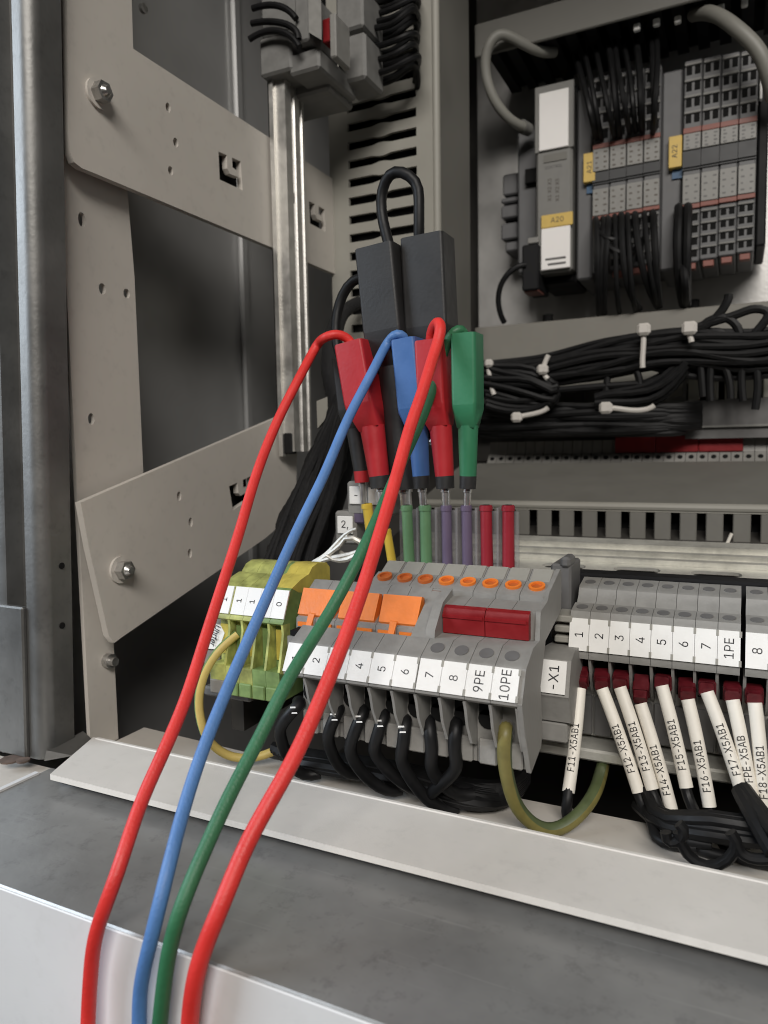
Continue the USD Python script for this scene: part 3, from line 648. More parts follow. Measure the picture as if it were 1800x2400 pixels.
def tie(label, pts, head, y, w=4.5):
    t = thing("cable_tie", label, "cable tie", at(*head, y=y))
    P = [at(u, v, y=y) for u, v in pts]
    obj("strap", tube(P, 1.25, 8), "tie_white", t)
    c = at(*head, y=y - 1.5); obj("head", box(c[0] - w / 2, c[0] + w / 2, c[1] - 2, c[1] + 2, c[2] - w / 2.2, c[2] + w / 2.2, 1.2), "tie_white", t)
tie("white cable tie at the left end of the black bundle, beside the green plug", [(1144, 846), (1146, 870), (1152, 905), (1158, 925)], (1146, 852), YB - 11)
tie("white cable tie with square head, second from the left on the bundle", [(1286, 832), (1278, 848), (1274, 870), (1284, 888)], (1272, 866), YB - 12, 5.4)
tie("white cable tie standing upright round the middle of the bundle", [(1508, 780), (1508, 805), (1506, 835), (1506, 862)], (1509, 772), YB - 13, 6)
tie("white cable tie whose head sits at the upper right of the bundle", [(1614, 775), (1618, 790), (1621, 802)], (1616, 769), YB - 12, 6.4)
tie("lowest white cable tie with round head and curved tail at the left", [(1211, 978), (1240, 972), (1266, 966), (1285, 956)], (1211, 978), YB - 14, 5.4)
tie("lowest white cable tie with round head and curved tail near the middle", [(1420, 956), (1450, 958), (1490, 962), (1520, 958), (1534, 950)], (1420, 956), YB - 14, 6)

# ================================================================== FRONT TERMINAL BLOCK (ten grey terminals)
PL, XL = 6.2, -105.1
UPM = np.array([0, 3.5, 6.7]); UPM /= np.linalg.norm(UPM); NM = np.cross(X1_, UPM)
def marker(parent, x0, x1, base, h, s, size=2.3, sq=0.9, m_="tag_white", label=None, UPM=UPM, NM=NM):
    """A white marker tag on a sloping face with its number turned to read upwards."""
    mk_ = obj("marker", plate(sbox(x0, 0, x1, h), np.array([0, base[1], base[2]]) + NM * .05, X1_, UPM, .5), m_, parent, label)
    c = np.array([(x0 + x1) / 2, base[1], base[2]]) + UPM * h / 2 + NM * .5
    if s: obj("lettering", text(s, size, c, UPM, -X1_, squeeze=sq, depth=.08), "ink", mk_, smooth=False)
    for zz in (0.0, h - 1.5):
        obj("notch", plate(sbox(x1 - .3, zz, x1 + .3, zz + 1.5), np.array([0, base[1], base[2]]) + NM * .56, X1_, UPM, .06), "duct_grey", mk_, smooth=False)
    return mk_
NW = ["one", "two", "three", "four", "five", "six", "seven", "eight", "nine PE", "ten PE"]
LW = ["left", "middle", "right"]
XN = ["one", "two", "three", "four", "five", "six", "seven", "one PE", "eight", "nine"]
nums = ["1", "2", "3", "4", "5", "6", "7", "8", "9PE", "10PE"]
MB = (0, 154.9, -56.9)
DX = -5.2                       # the lever row sits a little to the left of the tags below it
for k in range(10):
    x0 = XL + k * PL; x1 = x0 + PL; xm = (x0 + x1) / 2
    lev = k < 6
    lab = f"grey front terminal marked {NW[k]}" + (f", under the {LW[k // 2]} orange lever" if lev else ", with the dark red bridge bar over it")
    t = thing("front_terminal", lab, "terminal", (xm, 170, -60), "numbered terminals of the front block")
    prof = [(157.0, -58.8), (154.9, -57.6), (154.9, -56.9), (158.4, -50.2), (159.4, -49.6), (164.9, -46.9)]
    if lev: prof += [(165.0, -50.5), (169.5, -50.5), (169.8, -46.4), (176.5, -43.5), (176.6, -39.6), (180, -37.4)]
    else: prof += [(172.4, -46.8), (172.4, -39.9), (178.6, -38.7), (178.9, -39.6), (179.4, -39.6), (179.6, -37.6), (180.9, -36.9)]
    prof += ([(181, -37.2), (181, -78)] if k < 2 else [(186.5, -35.0), (187.5, -35.8), (192.9, -32.9), (194.5, -33.4), (194.5, -45), (176, -48.6), (174.5, -76)])
    prof += [(164.2, -76), (164.2, -60.5)]
    if lev:
        i_, j_ = prof.index((165.0, -50.5)), prof.index((180, -37.4))
        front = prof[:i_] + [(165.0, -50.5), (174.5, -51), (174.5, -76)] + prof[-2:]
        mid = prof[i_:j_ + 1] + [(181, -37.4), (181, -60), (165, -60)]
        back = [(180.2, -60), (180.2, -37.4)] + prof[j_ + 1:-4] + [(194.5, -60)] if k >= 2 else None
        obj("housing", cat(prism_x(front, x0 + .07, x1 - .07), prism_x(mid, x0 + .07 + DX, x1 - .07 + DX), prism_x(back, x0 + .07, x1 - .07) if back else None), "terminal_grey", t)
    else:
        obj("housing", prism_x(prof, x0 + .07, x1 - .07), "terminal_grey", t)
    fin = [(155.4, -58.4), (156.3, -60.5), (157.4, -64.7), (160.4, -70.2), (164.3, -72), (164.3, -58.4)]
    obj("fin", prism_x(fin, x1 - .62, x1 + (.06 if k < 9 else -.07)), "terminal_grey", t)
    if k == 9:
        obj("end_plate", prism_x([(154.9, -57.2), (158.6, -50), (165, -46.7), (171, -46.5), (172, -39.6), (179, -38.4), (181, -36.6), (193.5, -32.6), (195, -33.4), (194.6, -44), (177, -48), (172, -58), (174, -70), (172.5, -73.5), (163, -76.2), (157.6, -65)], x1 - .06, x1 + 1.1), "terminal_grey", t)
    obj("foot", box(x0 + .8, x1 - .8, 162.3, 164, -75.8, -69.5, .4), "terminal_grey", t)
    if k != 9: obj("wire_opening", cat(disc((xm - .3, 164.0, -65.0), 2.45, -Y1_, .6, 16), box(x0 + .6, x1 - .6, 163.7, 164.18, -64, -59.5)), "pit_dark", t)
    marker(t, x0 + (.4 if k == 6 else .06), x1 - .06, MB, 7.5, nums[k], 2.1 if len(nums[k]) == 1 else 2.3)
    nb = np.cross(X1_, np.array([0, 5.5, 2.7])); nb /= np.linalg.norm(nb)
    if lev:
        obj("test_slot", box(x0 + .9 + DX, x1 - .9 + DX, 165.2, 169.3, -50.3, -48.9), "pit_dark", t)
        obj("orange_foot", box(x0 + 1.0 + DX, x1 - .8 + DX, 168.9, 169.45, -48.5, -47.3), "lever_orange", t)
        obj("window", box(x0 + 1.0 + DX, x1 - 1.0 + DX, 176.2, 176.45, -42.6, -40.0), "brown_window", t)
    else:
        obj("test_hole", disc(np.array([xm, 162.0, -48.33]) + nb * .03, 1.75, nb, .25, 16), "terminal_dark_grey", t)
        if k in (6,): obj("side_wall", cat(prism_x([(165, -47), (165.4, -45), (171, -39), (178, -36.8), (178, -48)], x0 - 1.4, x0 + 1.1), prism_x([(165, -47), (166, -46), (173.5, -41), (180, -37.6), (180, -48)], x0 + DX - .1, x0 - 1.45)), "terminal_grey", t)
    if k >= 2:
        no = np.cross(X1_, np.array([0, 5.6, 1.9])); no /= np.linalg.norm(no)
        c = np.array([xm + .4, 183.6, -35.98])
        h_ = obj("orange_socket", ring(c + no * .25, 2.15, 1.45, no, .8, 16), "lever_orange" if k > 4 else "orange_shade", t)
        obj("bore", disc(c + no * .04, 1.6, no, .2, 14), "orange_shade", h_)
        obj("rear_window", box(x0 + .8, x1 - .8, 179.25, 179.5, -39.3, -37.9) if lev else box(x0 + 1, x1 - 1, 178.95, 179.3, -39.2, -38.9), "brown_window" if lev else "terminal_dark_grey", t)
        obj("rear_cap", prism_x([(188, -35.3), (192.8, -32.7), (193, -33.2), (188.2, -35.8)], x0 + .5, x1 - .5), "duct_grey", t)
for j, lab in enumerate(("left orange lever, over terminals one and two", "middle orange lever, half hidden by the green and red leads", "right orange lever, next to the dark red bridge bar")):
    a, b = XL + DX + 2 * j * PL + (.3 if j else -.2), XL + DX + 2 * (j + 1) * PL - .9
    zt, zb = -39.3, -46.2
    o = thing("lever", lab, "lever", ((a + b) / 2, 171, -43), "orange levers on the front block")
    obj("paddle", hull([(a, 176.0, zt), (b, 176.0, zt), (a, 174.4, zt + .5), (b, 174.4, zt + .5), (a + .3, 170.4, zb + .8), (b, 170.4, zb + .8), (a + 1.0, 170.9, zb), (b, 170.9, zb), (a, 176.1, zb + 2), (b, 176.1, zb + 2)]), "lever_orange", o)
    xm = a + (b - a) * .42
    obj("stem", hull([(xm - 1.0, 170.3, zb + 1.2), (xm + 1.0, 170.3, zb + 1.2), (xm - .8, 168.2, zb - 2.2), (xm + .8, 168.2, zb - 2.2), (xm - .8, 169.4, zb - 2.3), (xm + .8, 169.4, zb - 2.3), (xm - 1.0, 171.5, zb + 1.4), (xm + 1.0, 171.5, zb + 1.4)]), "lever_orange", o)
    obj("foot", box(xm - 2.2, xm + 1.2, 168.0, 168.8, zb - 3.1, zb - 1.9, .2), "rail_red", o)
o = thing("bridge_bar", "short dark red bridge bar across the grey terminals seven to ten", "jumper bar", (XL + 8 * PL, 170, -43))
for j in range(2):
    a, b = XL + (6 + 2 * j) * PL + 1.3 - 1.2 * j, XL + (8 + 2 * j) * PL - .1 - 1.3 * j
    obj("segment", prism_x([(170.4, -46.6), (170.2, -41.6), (171.0, -40.3), (172.3, -39.75), (172.3, -46.6)], a, b), "bridge_red", o)
    obj("ridge", prism_x([(169.9, -42.6), (169.9, -42.0), (170.4, -41.7), (170.4, -42.9)], a, b - .5), "bridge_red", o)
# end stop with the strip name between the two blocks
xa, xb = at(1268, 1600, y=184)[0], at(1334, 1600, y=184)[0]
es = thing("end_stop", "grey end stop with the white -X1 tag between the two terminal blocks", "end stop", ((xa + xb) / 2, 185, -60))
z = lambda v, y, u=1300: at(u, v, y=y)[2]
obj("housing", prism_x([(182.2, z(1640, 182.2)), (181.4, z(1632, 181.4)), (184.6, z(1545, 184.6)), (189, z(1520, 189)), (200, z(1505, 200)), (204, -80), (184, z(1690, 184))], xa - .8, xb + .4), "terminal_grey", es)
obj("foot", box(xa - .4, xb - .6, 184.5, 200, z(1735, 186), z(1688, 186), .5), "terminal_grey", es)
mb, mt_ = np.array([0, 181.6, z(1628, 181.6)]), np.array([0, 184.5, z(1548, 184.5)])
UE = (mt_ - mb) / np.linalg.norm(mt_ - mb); NE_ = np.cross(X1_, UE); h = np.linalg.norm(mt_ - mb)
mp = obj("marker", plate(sbox(xa + .5, .2, xb - .5, h), mb + NE_ * .25, X1_, UE, .5), "tag_white", es)
obj("lettering", text("-X1", 2.5, mb + np.array([(xa + xb) / 2, 0, 0]) + UE * h / 2 + NE_ * .76, UE, -X1_, depth=.08), "ink", mp, smooth=False)
for k, v in enumerate((1450, 1474, 1498)):
    p_ = at(1318, v, y=196); obj("prong", box(p_[0] - 2.2, p_[0] + 2.6, 196, 205, p_[2] - 1, p_[2] + .8, .3), "duct_grey", es)
wall = thing("end_wall", "dark grey partition rising behind the front block, left of the slim terminals", "partition", at(1320, 1400, y=214))
obj("wall", bx(1290, 1322, 1338, 1500, 206, 14, .6), "terminal_dark_grey", wall)
obj("hook", bx(1312, 1306, 1336, 1332, 205, 8, .8), "terminal_dark_grey", wall)

# ================================================================== RIGHT TERMINAL BLOCK (X1)
PX, XX = 5.2, -40.0
MBX = (0, 194.9, -54.6)
UPX = np.array([0, 2.1, 8.6]); UPX /= np.linalg.norm(UPX); NMX = np.cross(X1_, UPX)
numx = ["1", "2", "3", "4", "5", "6", "7", "1PE", "8", "9"]
for k in range(10):
    x0 = XX + k * PX + (1.0 if k > 7 else 0); x1 = x0 + PX; xm = (x0 + x1) / 2
    t = thing("slim_terminal", f"slim grey terminal of the right block marked {XN[k]}", "terminal", (xm, 205, -60), "numbered terminals of the right block")
    prof = [(198, -57.6), (195.4, -56.9), (194.9, -54.6), (197.0, -46.0), (197.6, -44.4), (203.4, -43.3), (204.2, -44.0), (205.6, -43.9), (207.8, -42.0), (208.6, -40.2), (209.6, -39.6), (216.6, -38.3), (217.6, -39.0), (219, -80), (204, -81), (203.6, -58.5)]
    obj("housing", prism_x(prof, x0 + .06, x1 - .06), "terminal_grey", t)
    obj("fin", prism_x([(196.2, -57.2), (197.6, -60.5), (200.4, -66.5), (203.7, -69), (203.7, -57.2)], x0 - .3, x0 + .42), "terminal_grey", t)
    obj("wire_opening", box(x0 + .6, x1 - .4, 203.2, 203.55, -66, -58), "pit_dark", t)
    nb = np.cross(X1_, np.array([0, 5.8, 1.1])); nb /= np.linalg.norm(nb)
    obj("test_hole", disc(np.array([xm - .1, 200.5, -43.85]) + nb * .03, 1.55, nb, .25, 14), "terminal_dark_grey", t)
    nb2 = np.cross(X1_, np.array([0, 7, 1.3])); nb2 /= np.linalg.norm(nb2)
    obj("test_hole", disc(np.array([xm - .1, 212.6, -39.05]) + nb2 * .03, 1.5, nb2, .25, 14), "terminal_dark_grey", t)
    obj("lower_front", box(x0 + .3, x1 - .3, 202.8, 203.9, -80.5, -69.3, .3), "clear_grey" if False else "terminal_dark_grey", t)
    marker(t, x0 + .05, x1 - .05, MBX, 8.6, numx[k], 2.2, .95, UPM=UPX, NM=NMX)
bk = thing("cover_strip", "black plastic strip lying behind the slim numbered terminals", "strip", (0, 224, -37))
obj("strip", box(at(1346, 1350, y=222)[0], 40, 221, 229, -60, at(1350, 1341, y=222)[2], .6), "io_black", bk)
tr = thing("terminal_rail", "dull zinc rail edge under the numbered terminals", "rail", (0, 200, -84))
obj("edge", box(-52, 60, 196.5, 222, -85.5, -82.2, .6), "rail_zinc", tr)
obj("web", box(-52, 60, 210, 211.5, -90, -85.7), "dark_panel", tr)

# ================================================================== EARTH TERMINALS (left)
zb_, zt_ = at(530, 1440, y=168.3)[2], at(560, 1374, y=171.9)[2]
zg = lambda v, y, u=600: at(u, v, y=y)[2]
xe = [at(505, 1436, y=168.5)[0], at(542, 1436, y=168.5)[0]]
xend = at(667, 1442, y=168.5)[0]
for i in range(4): xe.append(xe[1] + (xend - xe[1]) * (i + 1) / 4)
emark = ["1", "1", "1", "2", "0"]
for k in range(5):
    x0, x1 = xe[k], xe[k + 1]
    t = thing("earth_terminal", ["green and yellow earth terminal at the far left end of the row", "second green and yellow earth terminal from the left", "third green and yellow earth terminal from the left", "fourth green and yellow earth terminal, behind the blue lead", "fifth green and yellow earth terminal, touching the orange lever"][k], "terminal", ((x0 + x1) / 2, 178, -50), "green and yellow earth terminals")
    prof = [(168.0, zb_ - 1.6), (167.3, zb_ - 1.0), (168.3, zb_), (171.9, zt_), (172.8, zt_ + .5), (177.5, zg(1352, 177.5)), (180.5, zg(1342, 180.5)), (181.2, zg(1345, 181.2)), (182, zg(1338, 182)), (184, zg(1322, 184)), (187, zg(1312, 187)), (192, zg(1309, 192)), (194, zg(1318, 194)), (194, zg(1640, 165)), (165.4, zg(1640, 165)), (165, zg(1570, 165)), (170.5, zg(1556, 170.5)), (170.8, zb_ - 2.2)]
    obj("housing", prism_x(prof, x0 + .05, x1 - .05), "green_yellow" if k < 3 else "earth_green", t)
    if k > 2:
        cap = [(172.6, zt_ + .45), (177.4, zg(1352, 177.5) + .15), (180.4, zg(1342, 180.5) + .15), (181.9, zg(1338, 182) + .15), (183.9, zg(1322, 184) + .15), (186.9, zg(1312, 187) + .15), (192.1, zg(1309, 192) + .15), (194.2, zg(1318, 194)), (194.2, zg(1380, 194)), (176, zg(1380, 176))]
        obj("yellow_cap", prism_x(cap, x0 + .02 + (1.5 if k == 3 else 0), x1 - .02), "earth_yellow", t)
    obj("fin", prism_x([(167.6, zb_ - 1.2), (167.9, zb_ - 4), (166.5, zg(1530, 166.5)), (165.2, zg(1572, 165.2)), (171, zg(1572, 171)), (171, zb_ - 1.4)], x1 - .75, x1 - .02), "green_yellow", t)
    obj("funnel", box(x0 + .5, x1 - .9, 170.0, 170.45, zg(1540, 170), zb_ - 3.4), "earth_green" if k % 2 else "earth_yellow", t)
    obj("clip", box(x0 + .2, x1 - .2, 164.4, 165.3, zg(1638, 165), zg(1606, 165), .3), "earth_green" if k else "terminal_grey", t)
    UPE = np.array([0, 171.9 - 168.3, zt_ - zb_]); LE = np.linalg.norm(UPE); UPE /= LE; NE = np.cross(X1_, UPE)
    mk_ = obj("marker", plate(sbox(x0 + (.05 if k else .0), .2, x1 - (.04 if k else .7), LE - .2), np.array([0, 168.3, zb_]) + NE * .05, X1_, UPE, .5), "tag_white", t)
    obj("lettering", text(emark[k], 1.7, np.array([(x0 + x1) / 2 - .2, 168.3, zb_]) + UPE * LE * .5 + NE * .56, UPE, -X1_, depth=.08), "ink", mk_, smooth=False)
xa, xb = at(470, 1500, y=170)[0], at(528, 1500, y=170)[0]
el = thing("end_stop", "grey end stop with a white lettered tag left of the earth terminals", "end stop", (xa, 172, -62))
z = lambda v, y, u=490: at(u, v, y=y)[2]
obj("housing", cat(box(xa - 2, xb - 3, 170, 186, z(1562, 170), z(1516, 170), 1), box(xa + .8, xb - .5, 171.5, 188, z(1520, 171), z(1445, 172), .6)), "terminal_grey", el)
obj("foot", cat(box(xa + 2, xb + 6, 170.5, 188, z(1606, 170), z(1566, 170), .8), box(xa + 1, xb + 9, 169, 186, z(1632, 169), z(1610, 169), .6)), "terminal_dark_grey", el)
tl = np.array([at(476, 1520, y=169.2), at(513, 1522, y=169.2), at(526, 1484, y=169.8), at(518, 1467, y=170.0), at(494, 1461, y=170.1)])
mk_ = obj("marker", hull(np.vstack([tl, tl + (0, .8, 0)])), "tag_white", el)
obj("lettering", text("Uhrfer", 2.0, tl.mean(0) + (0.2, -.42, .2), at(494, 1512, y=169.4) - at(506, 1472, y=169.9), X1_, squeeze=.8, depth=.08), "ink", mk_, smooth=False)

# small labelled terminals behind the front block
YS = 207.0
for (u0, u1, v0, v1, s, lab) in ((818, 850, 1140, 1182, "-", "small pale tagged terminal behind the yellow socket, upper one"), (790, 826, 1210, 1251, "2,", "small pale tagged terminal left of the yellow socket, lower one"), (862, 905, 1142, 1184, "", "small pale terminal tag under the black collar of the left red plug")):
    o = thing("tagged_terminal", lab, "terminal", at((u0 + u1) / 2, v1, y=YS))
    obj("housing", bx(u0 - 6, v0 - 12, u1 + 8, v1 + 26, YS + .8, 14, .8), "terminal_grey", o)
    obj("marker", bx(u0, v0, u1, v1, YS, .7, .2), "tag_white", o)
    if s: txt(s, (u0 + u1) / 2, (v0 + v1) / 2, YS - .03, 2.4, "ink", o)
o = thing("small_housing", "small dark violet housing behind the first yellow socket", "terminal", at(830, 1210, y=YS))
obj("housing", bx(822, 1186, 856, 1228, YS + 1, 10, .6), "socket_purple", o)
sh = thing("cable_shield", "frayed silver cable shield lying on the earth terminals", "cable shield", at(800, 1290, y=197))
for p_ in ([(690, 1352), (730, 1322), (765, 1300), (800, 1262), (835, 1240)], [(740, 1322), (790, 1306), (840, 1292), (862, 1258)], [(700, 1346), (752, 1312), (795, 1280), (815, 1256)], [(795, 1280), (830, 1262), (850, 1280), (828, 1300), (796, 1292)], [(765, 1302), (812, 1312), (856, 1282), (868, 1246)]):
    obj("strand", tube([at(u, v, y=196.5 + .8 * i) for i, (u, v) in enumerate(p_)], [.5, 1.0, .8, .6], 7), "foil_silver", sh)

# ================================================================== TEST SOCKETS AND LEADS
YP = 199.5
soc = [("yellow", (860, 1180), (872, 1268), 13, "left yellow test socket, tilted, with a bare pin in it"), ("yellow", (906, 1240), (919, 1318), 11, "second yellow test socket, behind the right red lead"), ("green", (953, 1184), (960, 1330), 13.5, "left pale green test socket"), ("green", (996, 1184), (1000, 1332), 14, "right pale green test socket"), ("purple", (1046, 1184), (1049, 1335), 12.5, "left dull purple test socket"), ("purple", (1093, 1184), (1096, 1337), 12.5, "right dull purple test socket"), ("red", (1139, 1184), (1142, 1338), 14, "left empty dark red test socket"), ("red", (1191, 1184), (1192, 1340), 14, "right empty dark red test socket")]
for c, a, b, r, lab in soc:
    o = thing("test_socket", lab, "test socket", at(*b, y=YP), "coloured test sockets")
    p0, p1 = at(*a, y=YP), at(*b, y=YP); rr = r * 215 / 1710
    obj("sleeve", cat(rod(p0, p1, rr * .95, rr, 16), rod(p0 - (0, 0, .3), p0 - (0, 0, 1.6), rr * 1.08, rr * 1.08, 16)), "socket_" + c, o)
    obj("mouth", disc(p0 + (0, 0, .05), rr * .6, Z1_, .15), "pit_dark", o)
hp = thing("socket_holder", "clear plastic holder joining the green, purple and red test sockets", "holder", at(1080, 1330, y=YP + 3))
obj("plate", bx(936, 1196, 1215, 1345, YP + 2.6, 1.4, .3), "clear_grey", hp)
for u in (978, 1022, 1070, 1116, 1166): obj("divider", bx(u - 3, 1190, u + 3, 1345, YP - 1.6, 4, .2), "clear_grey", hp)

def lead(label, colour, top, shoulder, tail0, tail1, pin, w, d, cable, r, y=YP, wt=None, collar="plug_black", name="test_lead"):
    """A test plug standing in its socket with its cable: (u, v) down the middle of the plug, cable as (u, v, y)."""
    o = thing(name, label, "test lead", at(*pin, y=y))
    a, b, c, e, p_ = (at(*q, y=y) for q in (top, shoulder, tail0, tail1, pin))
    k = np.linalg.norm(a) / 1710 * 0.95
    obj("body", bar(a, b, w, d, X1_, b=1.0), "plug_" + colour, o)
    obj("neck", hull(np.vstack([bar(b + (a - b) * .12, b + (c - b) * .15, w - .03, d - .03, X1_, b=1.0).vertices, bar(c + (b - c) * .12, c, w * .66, d * .6, X1_).vertices])), "plug_" + colour, o)
    obj("grip", rod(c + (b - c) * .1, e, w * .40, w * .33, 18), "plug_" + colour, o)
    t = (p_ - e) / np.linalg.norm(p_ - e)
    obj("collar", rod(e - t * .05, e + t * 3.6, w * .335, w * .32, 18), collar, o)
    obj("pin", cat(rod(e + t * 3.4, p_ + t * 3, w * .155, w * .145, 12), rod(e + t * 3.4, e + t * 4.6, w * .19, w * .19, 12)), "pin_metal", o)
    if cable:
        n = len(cable)
        P = [np.array(q) if len(q) == 3 and not isinstance(q, tuple) else at(q[0], q[1], y=q[2]) for q in cable]
        W = np.random.default_rng(int(abs(P[0][0] * 10)))
        if n > 10: P = [q if i < 5 else q + W.normal(0, .2, 3) * (1, .5, .6) for i, q in enumerate(P)]
        obj("cable", tube(P, r, 14, step=2.5), "lead_" + colour if colour != "black" else "wire_black", o)
    return o
def depth(path, v1, y_top=YP, y_bot=94.6, v0=790):
    """Gives each point of a hanging lead its distance: it comes forward evenly and then hangs down in front of the panel."""
    out = []
    for u, v in path:
        s = min(max((v - v0) / (v1 - v0), 0), 1)
        out.append((u, v, y_bot + (y_top - y_bot) * (1 - s) ** 1.25))
    return out
R1 = depth([(745, 806), (708, 870), (654, 979), (600, 1118), (560, 1250), (490, 1477), (430, 1645), (374, 1780), (325, 1900), (272, 2055), (229, 2180), (211, 2290), (205, 2400), (203, 2500)], 2110)
lead("left red test lead hanging to the lower left corner", "red", (832, 806), (856, 948), (874, 1005), (889, 1116), (897, 1180), 9.6, 10.5,
     [(826, 812, YP + .5), (812, 792, YP - .5), (786, 784, YP - 3), (764, 790, YP - 4)] + R1, 1.42)
Bl = depth([(911, 800), (886, 845), (853, 906), (810, 992), (758, 1110), (700, 1240), (595, 1477), (533, 1612), (476, 1755), (429, 1898), (389, 2065), (357, 2200), (334, 2320), (325, 2400), (320, 2500)], 2150)
lead("blue test lead, second of the hanging leads", "blue", (956, 797), (972, 958), (980, 1005), (987, 1116), (992, 1180), 7.7, 9.0,
     [(950, 806, YP + .5), (944, 788, YP - .5), (930, 784, YP - 2)] + Bl, 1.38)
Gr = depth([(1045, 812), (1016, 903), (984, 985), (930, 1115), (856, 1275), (770, 1440), (682, 1588), (612, 1720), (543, 1858), (477, 1990), (427, 2125), (394, 2250), (378, 2360), (372, 2420), (368, 2500)], 2170)
Gr = [(u, v, y + (7 if 850 < v < 1250 else 2 * (v < 1500))) for u, v, y in Gr]
lead("green test lead passing behind the right red lead", "green", (1095, 784), (1097, 950), (1097, 1003), (1097, 1116), (1095, 1180), 7.4, 8.4,
     [(1088, 790, YP + .5), (1080, 774, YP - .5), (1066, 778, YP - 2)] + Gr, 1.45)
R2 = depth([(1027, 798), (1009, 852), (986, 930), (962, 1000), (926, 1130), (885, 1275), (840, 1407), (788, 1550), (738, 1675), (673, 1802), (586, 1965), (521, 2115), (467, 2262), (444, 2400), (436, 2500)], 2205, y_top=YP - 7)
lead("right red test lead, the nearest and rightmost of the hanging leads", "red", (1014, 800), (1022, 958), (1034, 1003), (1042, 1116), (1046, 1180), 8.4, 9.2,
     [(1012, 806, YP + 1), (1014, 775, YP - 1), (1026, 757, YP - 4), (1032, 768, YP - 6)] + R2, 1.62)
# black test plugs behind, with their stiff cables
o = lead("left black test plug behind the red and blue ones, with the arched cable", "black", (893, 585), (912, 780), (925, 870), (946, 1120), (952, 1180), 12.5, 12, [(914, 600, 205), (908, 560, 206), (895, 500, 207), (898, 440, 207), (918, 407, 206), (945, 405, 206), (975, 430, 207), (982, 480, 207), (982, 540, 207), (981, 580, 208)], 1.65, y=205)
o = lead("right black test plug standing tallest behind the red and green ones", "black", (1002, 560), (1012, 770), (1016, 840), (1020, 1000), (1020, 1020), 13.6, 11, None, 2.0, y=208)
o = lead("slim black test plug with red ring, behind the left red plug", "black", (812, 840), (826, 960), (834, 1010), (847, 1104), (853, 1180), 7.4, 7.5, [(874, 652, 208), (850, 650, 208), (822, 664, 208), (800, 700, 208), (788, 750, 207), (790, 810, 206), (806, 842, 206)], 1.6, y=205, collar="plug_red")

# thick dark braided hose rising at the left
def crumple(m, amp, scale):
    v = np.array(m.vertices); c = v.mean(0)
    n = np.stack([meshkit.fbm(v / scale + s_) for s_ in (0.0, 31.0, 67.0)], 1); n -= n.mean(0)
    m.vertices = v + n * amp; return m
hs = thing("braided_hose", "thick crumpled black braided hose bending up behind the left leads", "hose", at(720, 1250, y=232))
obj("hose", crumple(tube([at(648, 1420, y=222), at(672, 1330, y=228), at(706, 1240, y=232), at(742, 1150, y=236), at(772, 1060, y=240), at(796, 985, y=244), at(818, 920, y=252)], [9.8, 9.4, 9.0, 8.0, 7.0, 5.6, 4.2], 26, step=1.6), 4.5, 6.0), "braid_black", hs)
for k in range(9):
    f = (k - 4) / 4
    obj("strand", tube([at(660 + 60 * f, 1380, y=216 - 3 * abs(f)), at(700 + 52 * f + RNG.uniform(-8, 8), 1250, y=223), at(742 + 42 * f + RNG.uniform(-8, 8), 1130, y=229), at(776 + 28 * f, 1030, y=234), at(800 + 16 * f, 950, y=240)], 1.15, 8), "braid_black", hs)
hs = thing("black_hose", "slim black hose behind the left red plug, between rail and duct", "hose", at(770, 1000, y=262))
obj("hose", tube([at(716, 1330, y=246), at(760, 1180, y=252), at(800, 1040, y=258), at(800, 940, y=262), at(782, 880, y=266), at(780, 800, y=274), at(800, 740, y=290), at(840, 710, y=312)], [8, 8, 7, 6, 5, 4, 3, 3], 20, step=3), "braid_black", hs)
pl = thing("label_plate", "tilted taupe plate between the aluminium rail and the black hoses", "plate", at(756, 970, y=262))
q = np.array([at(742, 940, y=258), at(772, 928, y=258), at(783, 958, y=258), at(744, 1004, y=258)])
obj("plate", hull(np.vstack([q, q + (0, 1.5, 0)])), "duct_grey", pl)

# ================================================================== WIRES BELOW THE BLOCKS
ex = [(698, 1645), (792, 1661), (850, 1666), (899, 1676), (952, 1690), (1009, 1692), (1071, 1697)]
lo = [(660, 1735), (772, 1745), (826, 1775), (882, 1770), (944, 1790), (1012, 1800), (1066, 1805)]
en = [(690, 1800), (800, 1800), (880, 1838), (950, 1838), (1010, 1880), (1050, 1850), (1010, 1862)]
tn = ["one", "two", "three", "four", "five", "six", "seven"]
for k in range(7):
    w = thing("black_wire", f"thick black wire leaving the front block under terminal {tn[k]}", "wire", at(*ex[k], y=162), "black wires under the front block")
    p0 = at(*ex[k], y=166) ; p1 = at(ex[k][0] - 3, ex[k][1] + 12, y=161.5)
    P = [p0, p1, at(lo[k][0], (lo[k][1] + ex[k][1]) / 2 + 10, y=161), at(*lo[k], y=163.5), at(*en[k], y=169), at(en[k][0] + 60, en[k][1] + 12, y=174)]
    obj("sheath", tube(P, 1.65, 12), "wire_black", w)
    for j in range(2):
        c = at(ex[k][0] - 12 + 4 * j, ex[k][1] + 14 + 13 * j, y=159.4)
        if k in (0, 1, 2, 3, 4): obj("print", hull([c + (-.9, 0, -.25), c + (.9, 0, .05), c + (-.8, 0, .2), c + (.8, 0, .45), c + (0, .5, 0)]), "tag_white", w)
ms = thing("wire_run", "dark run of black wires lying behind the sill strip under the front block", "wire bundle", at(900, 1830, y=172))
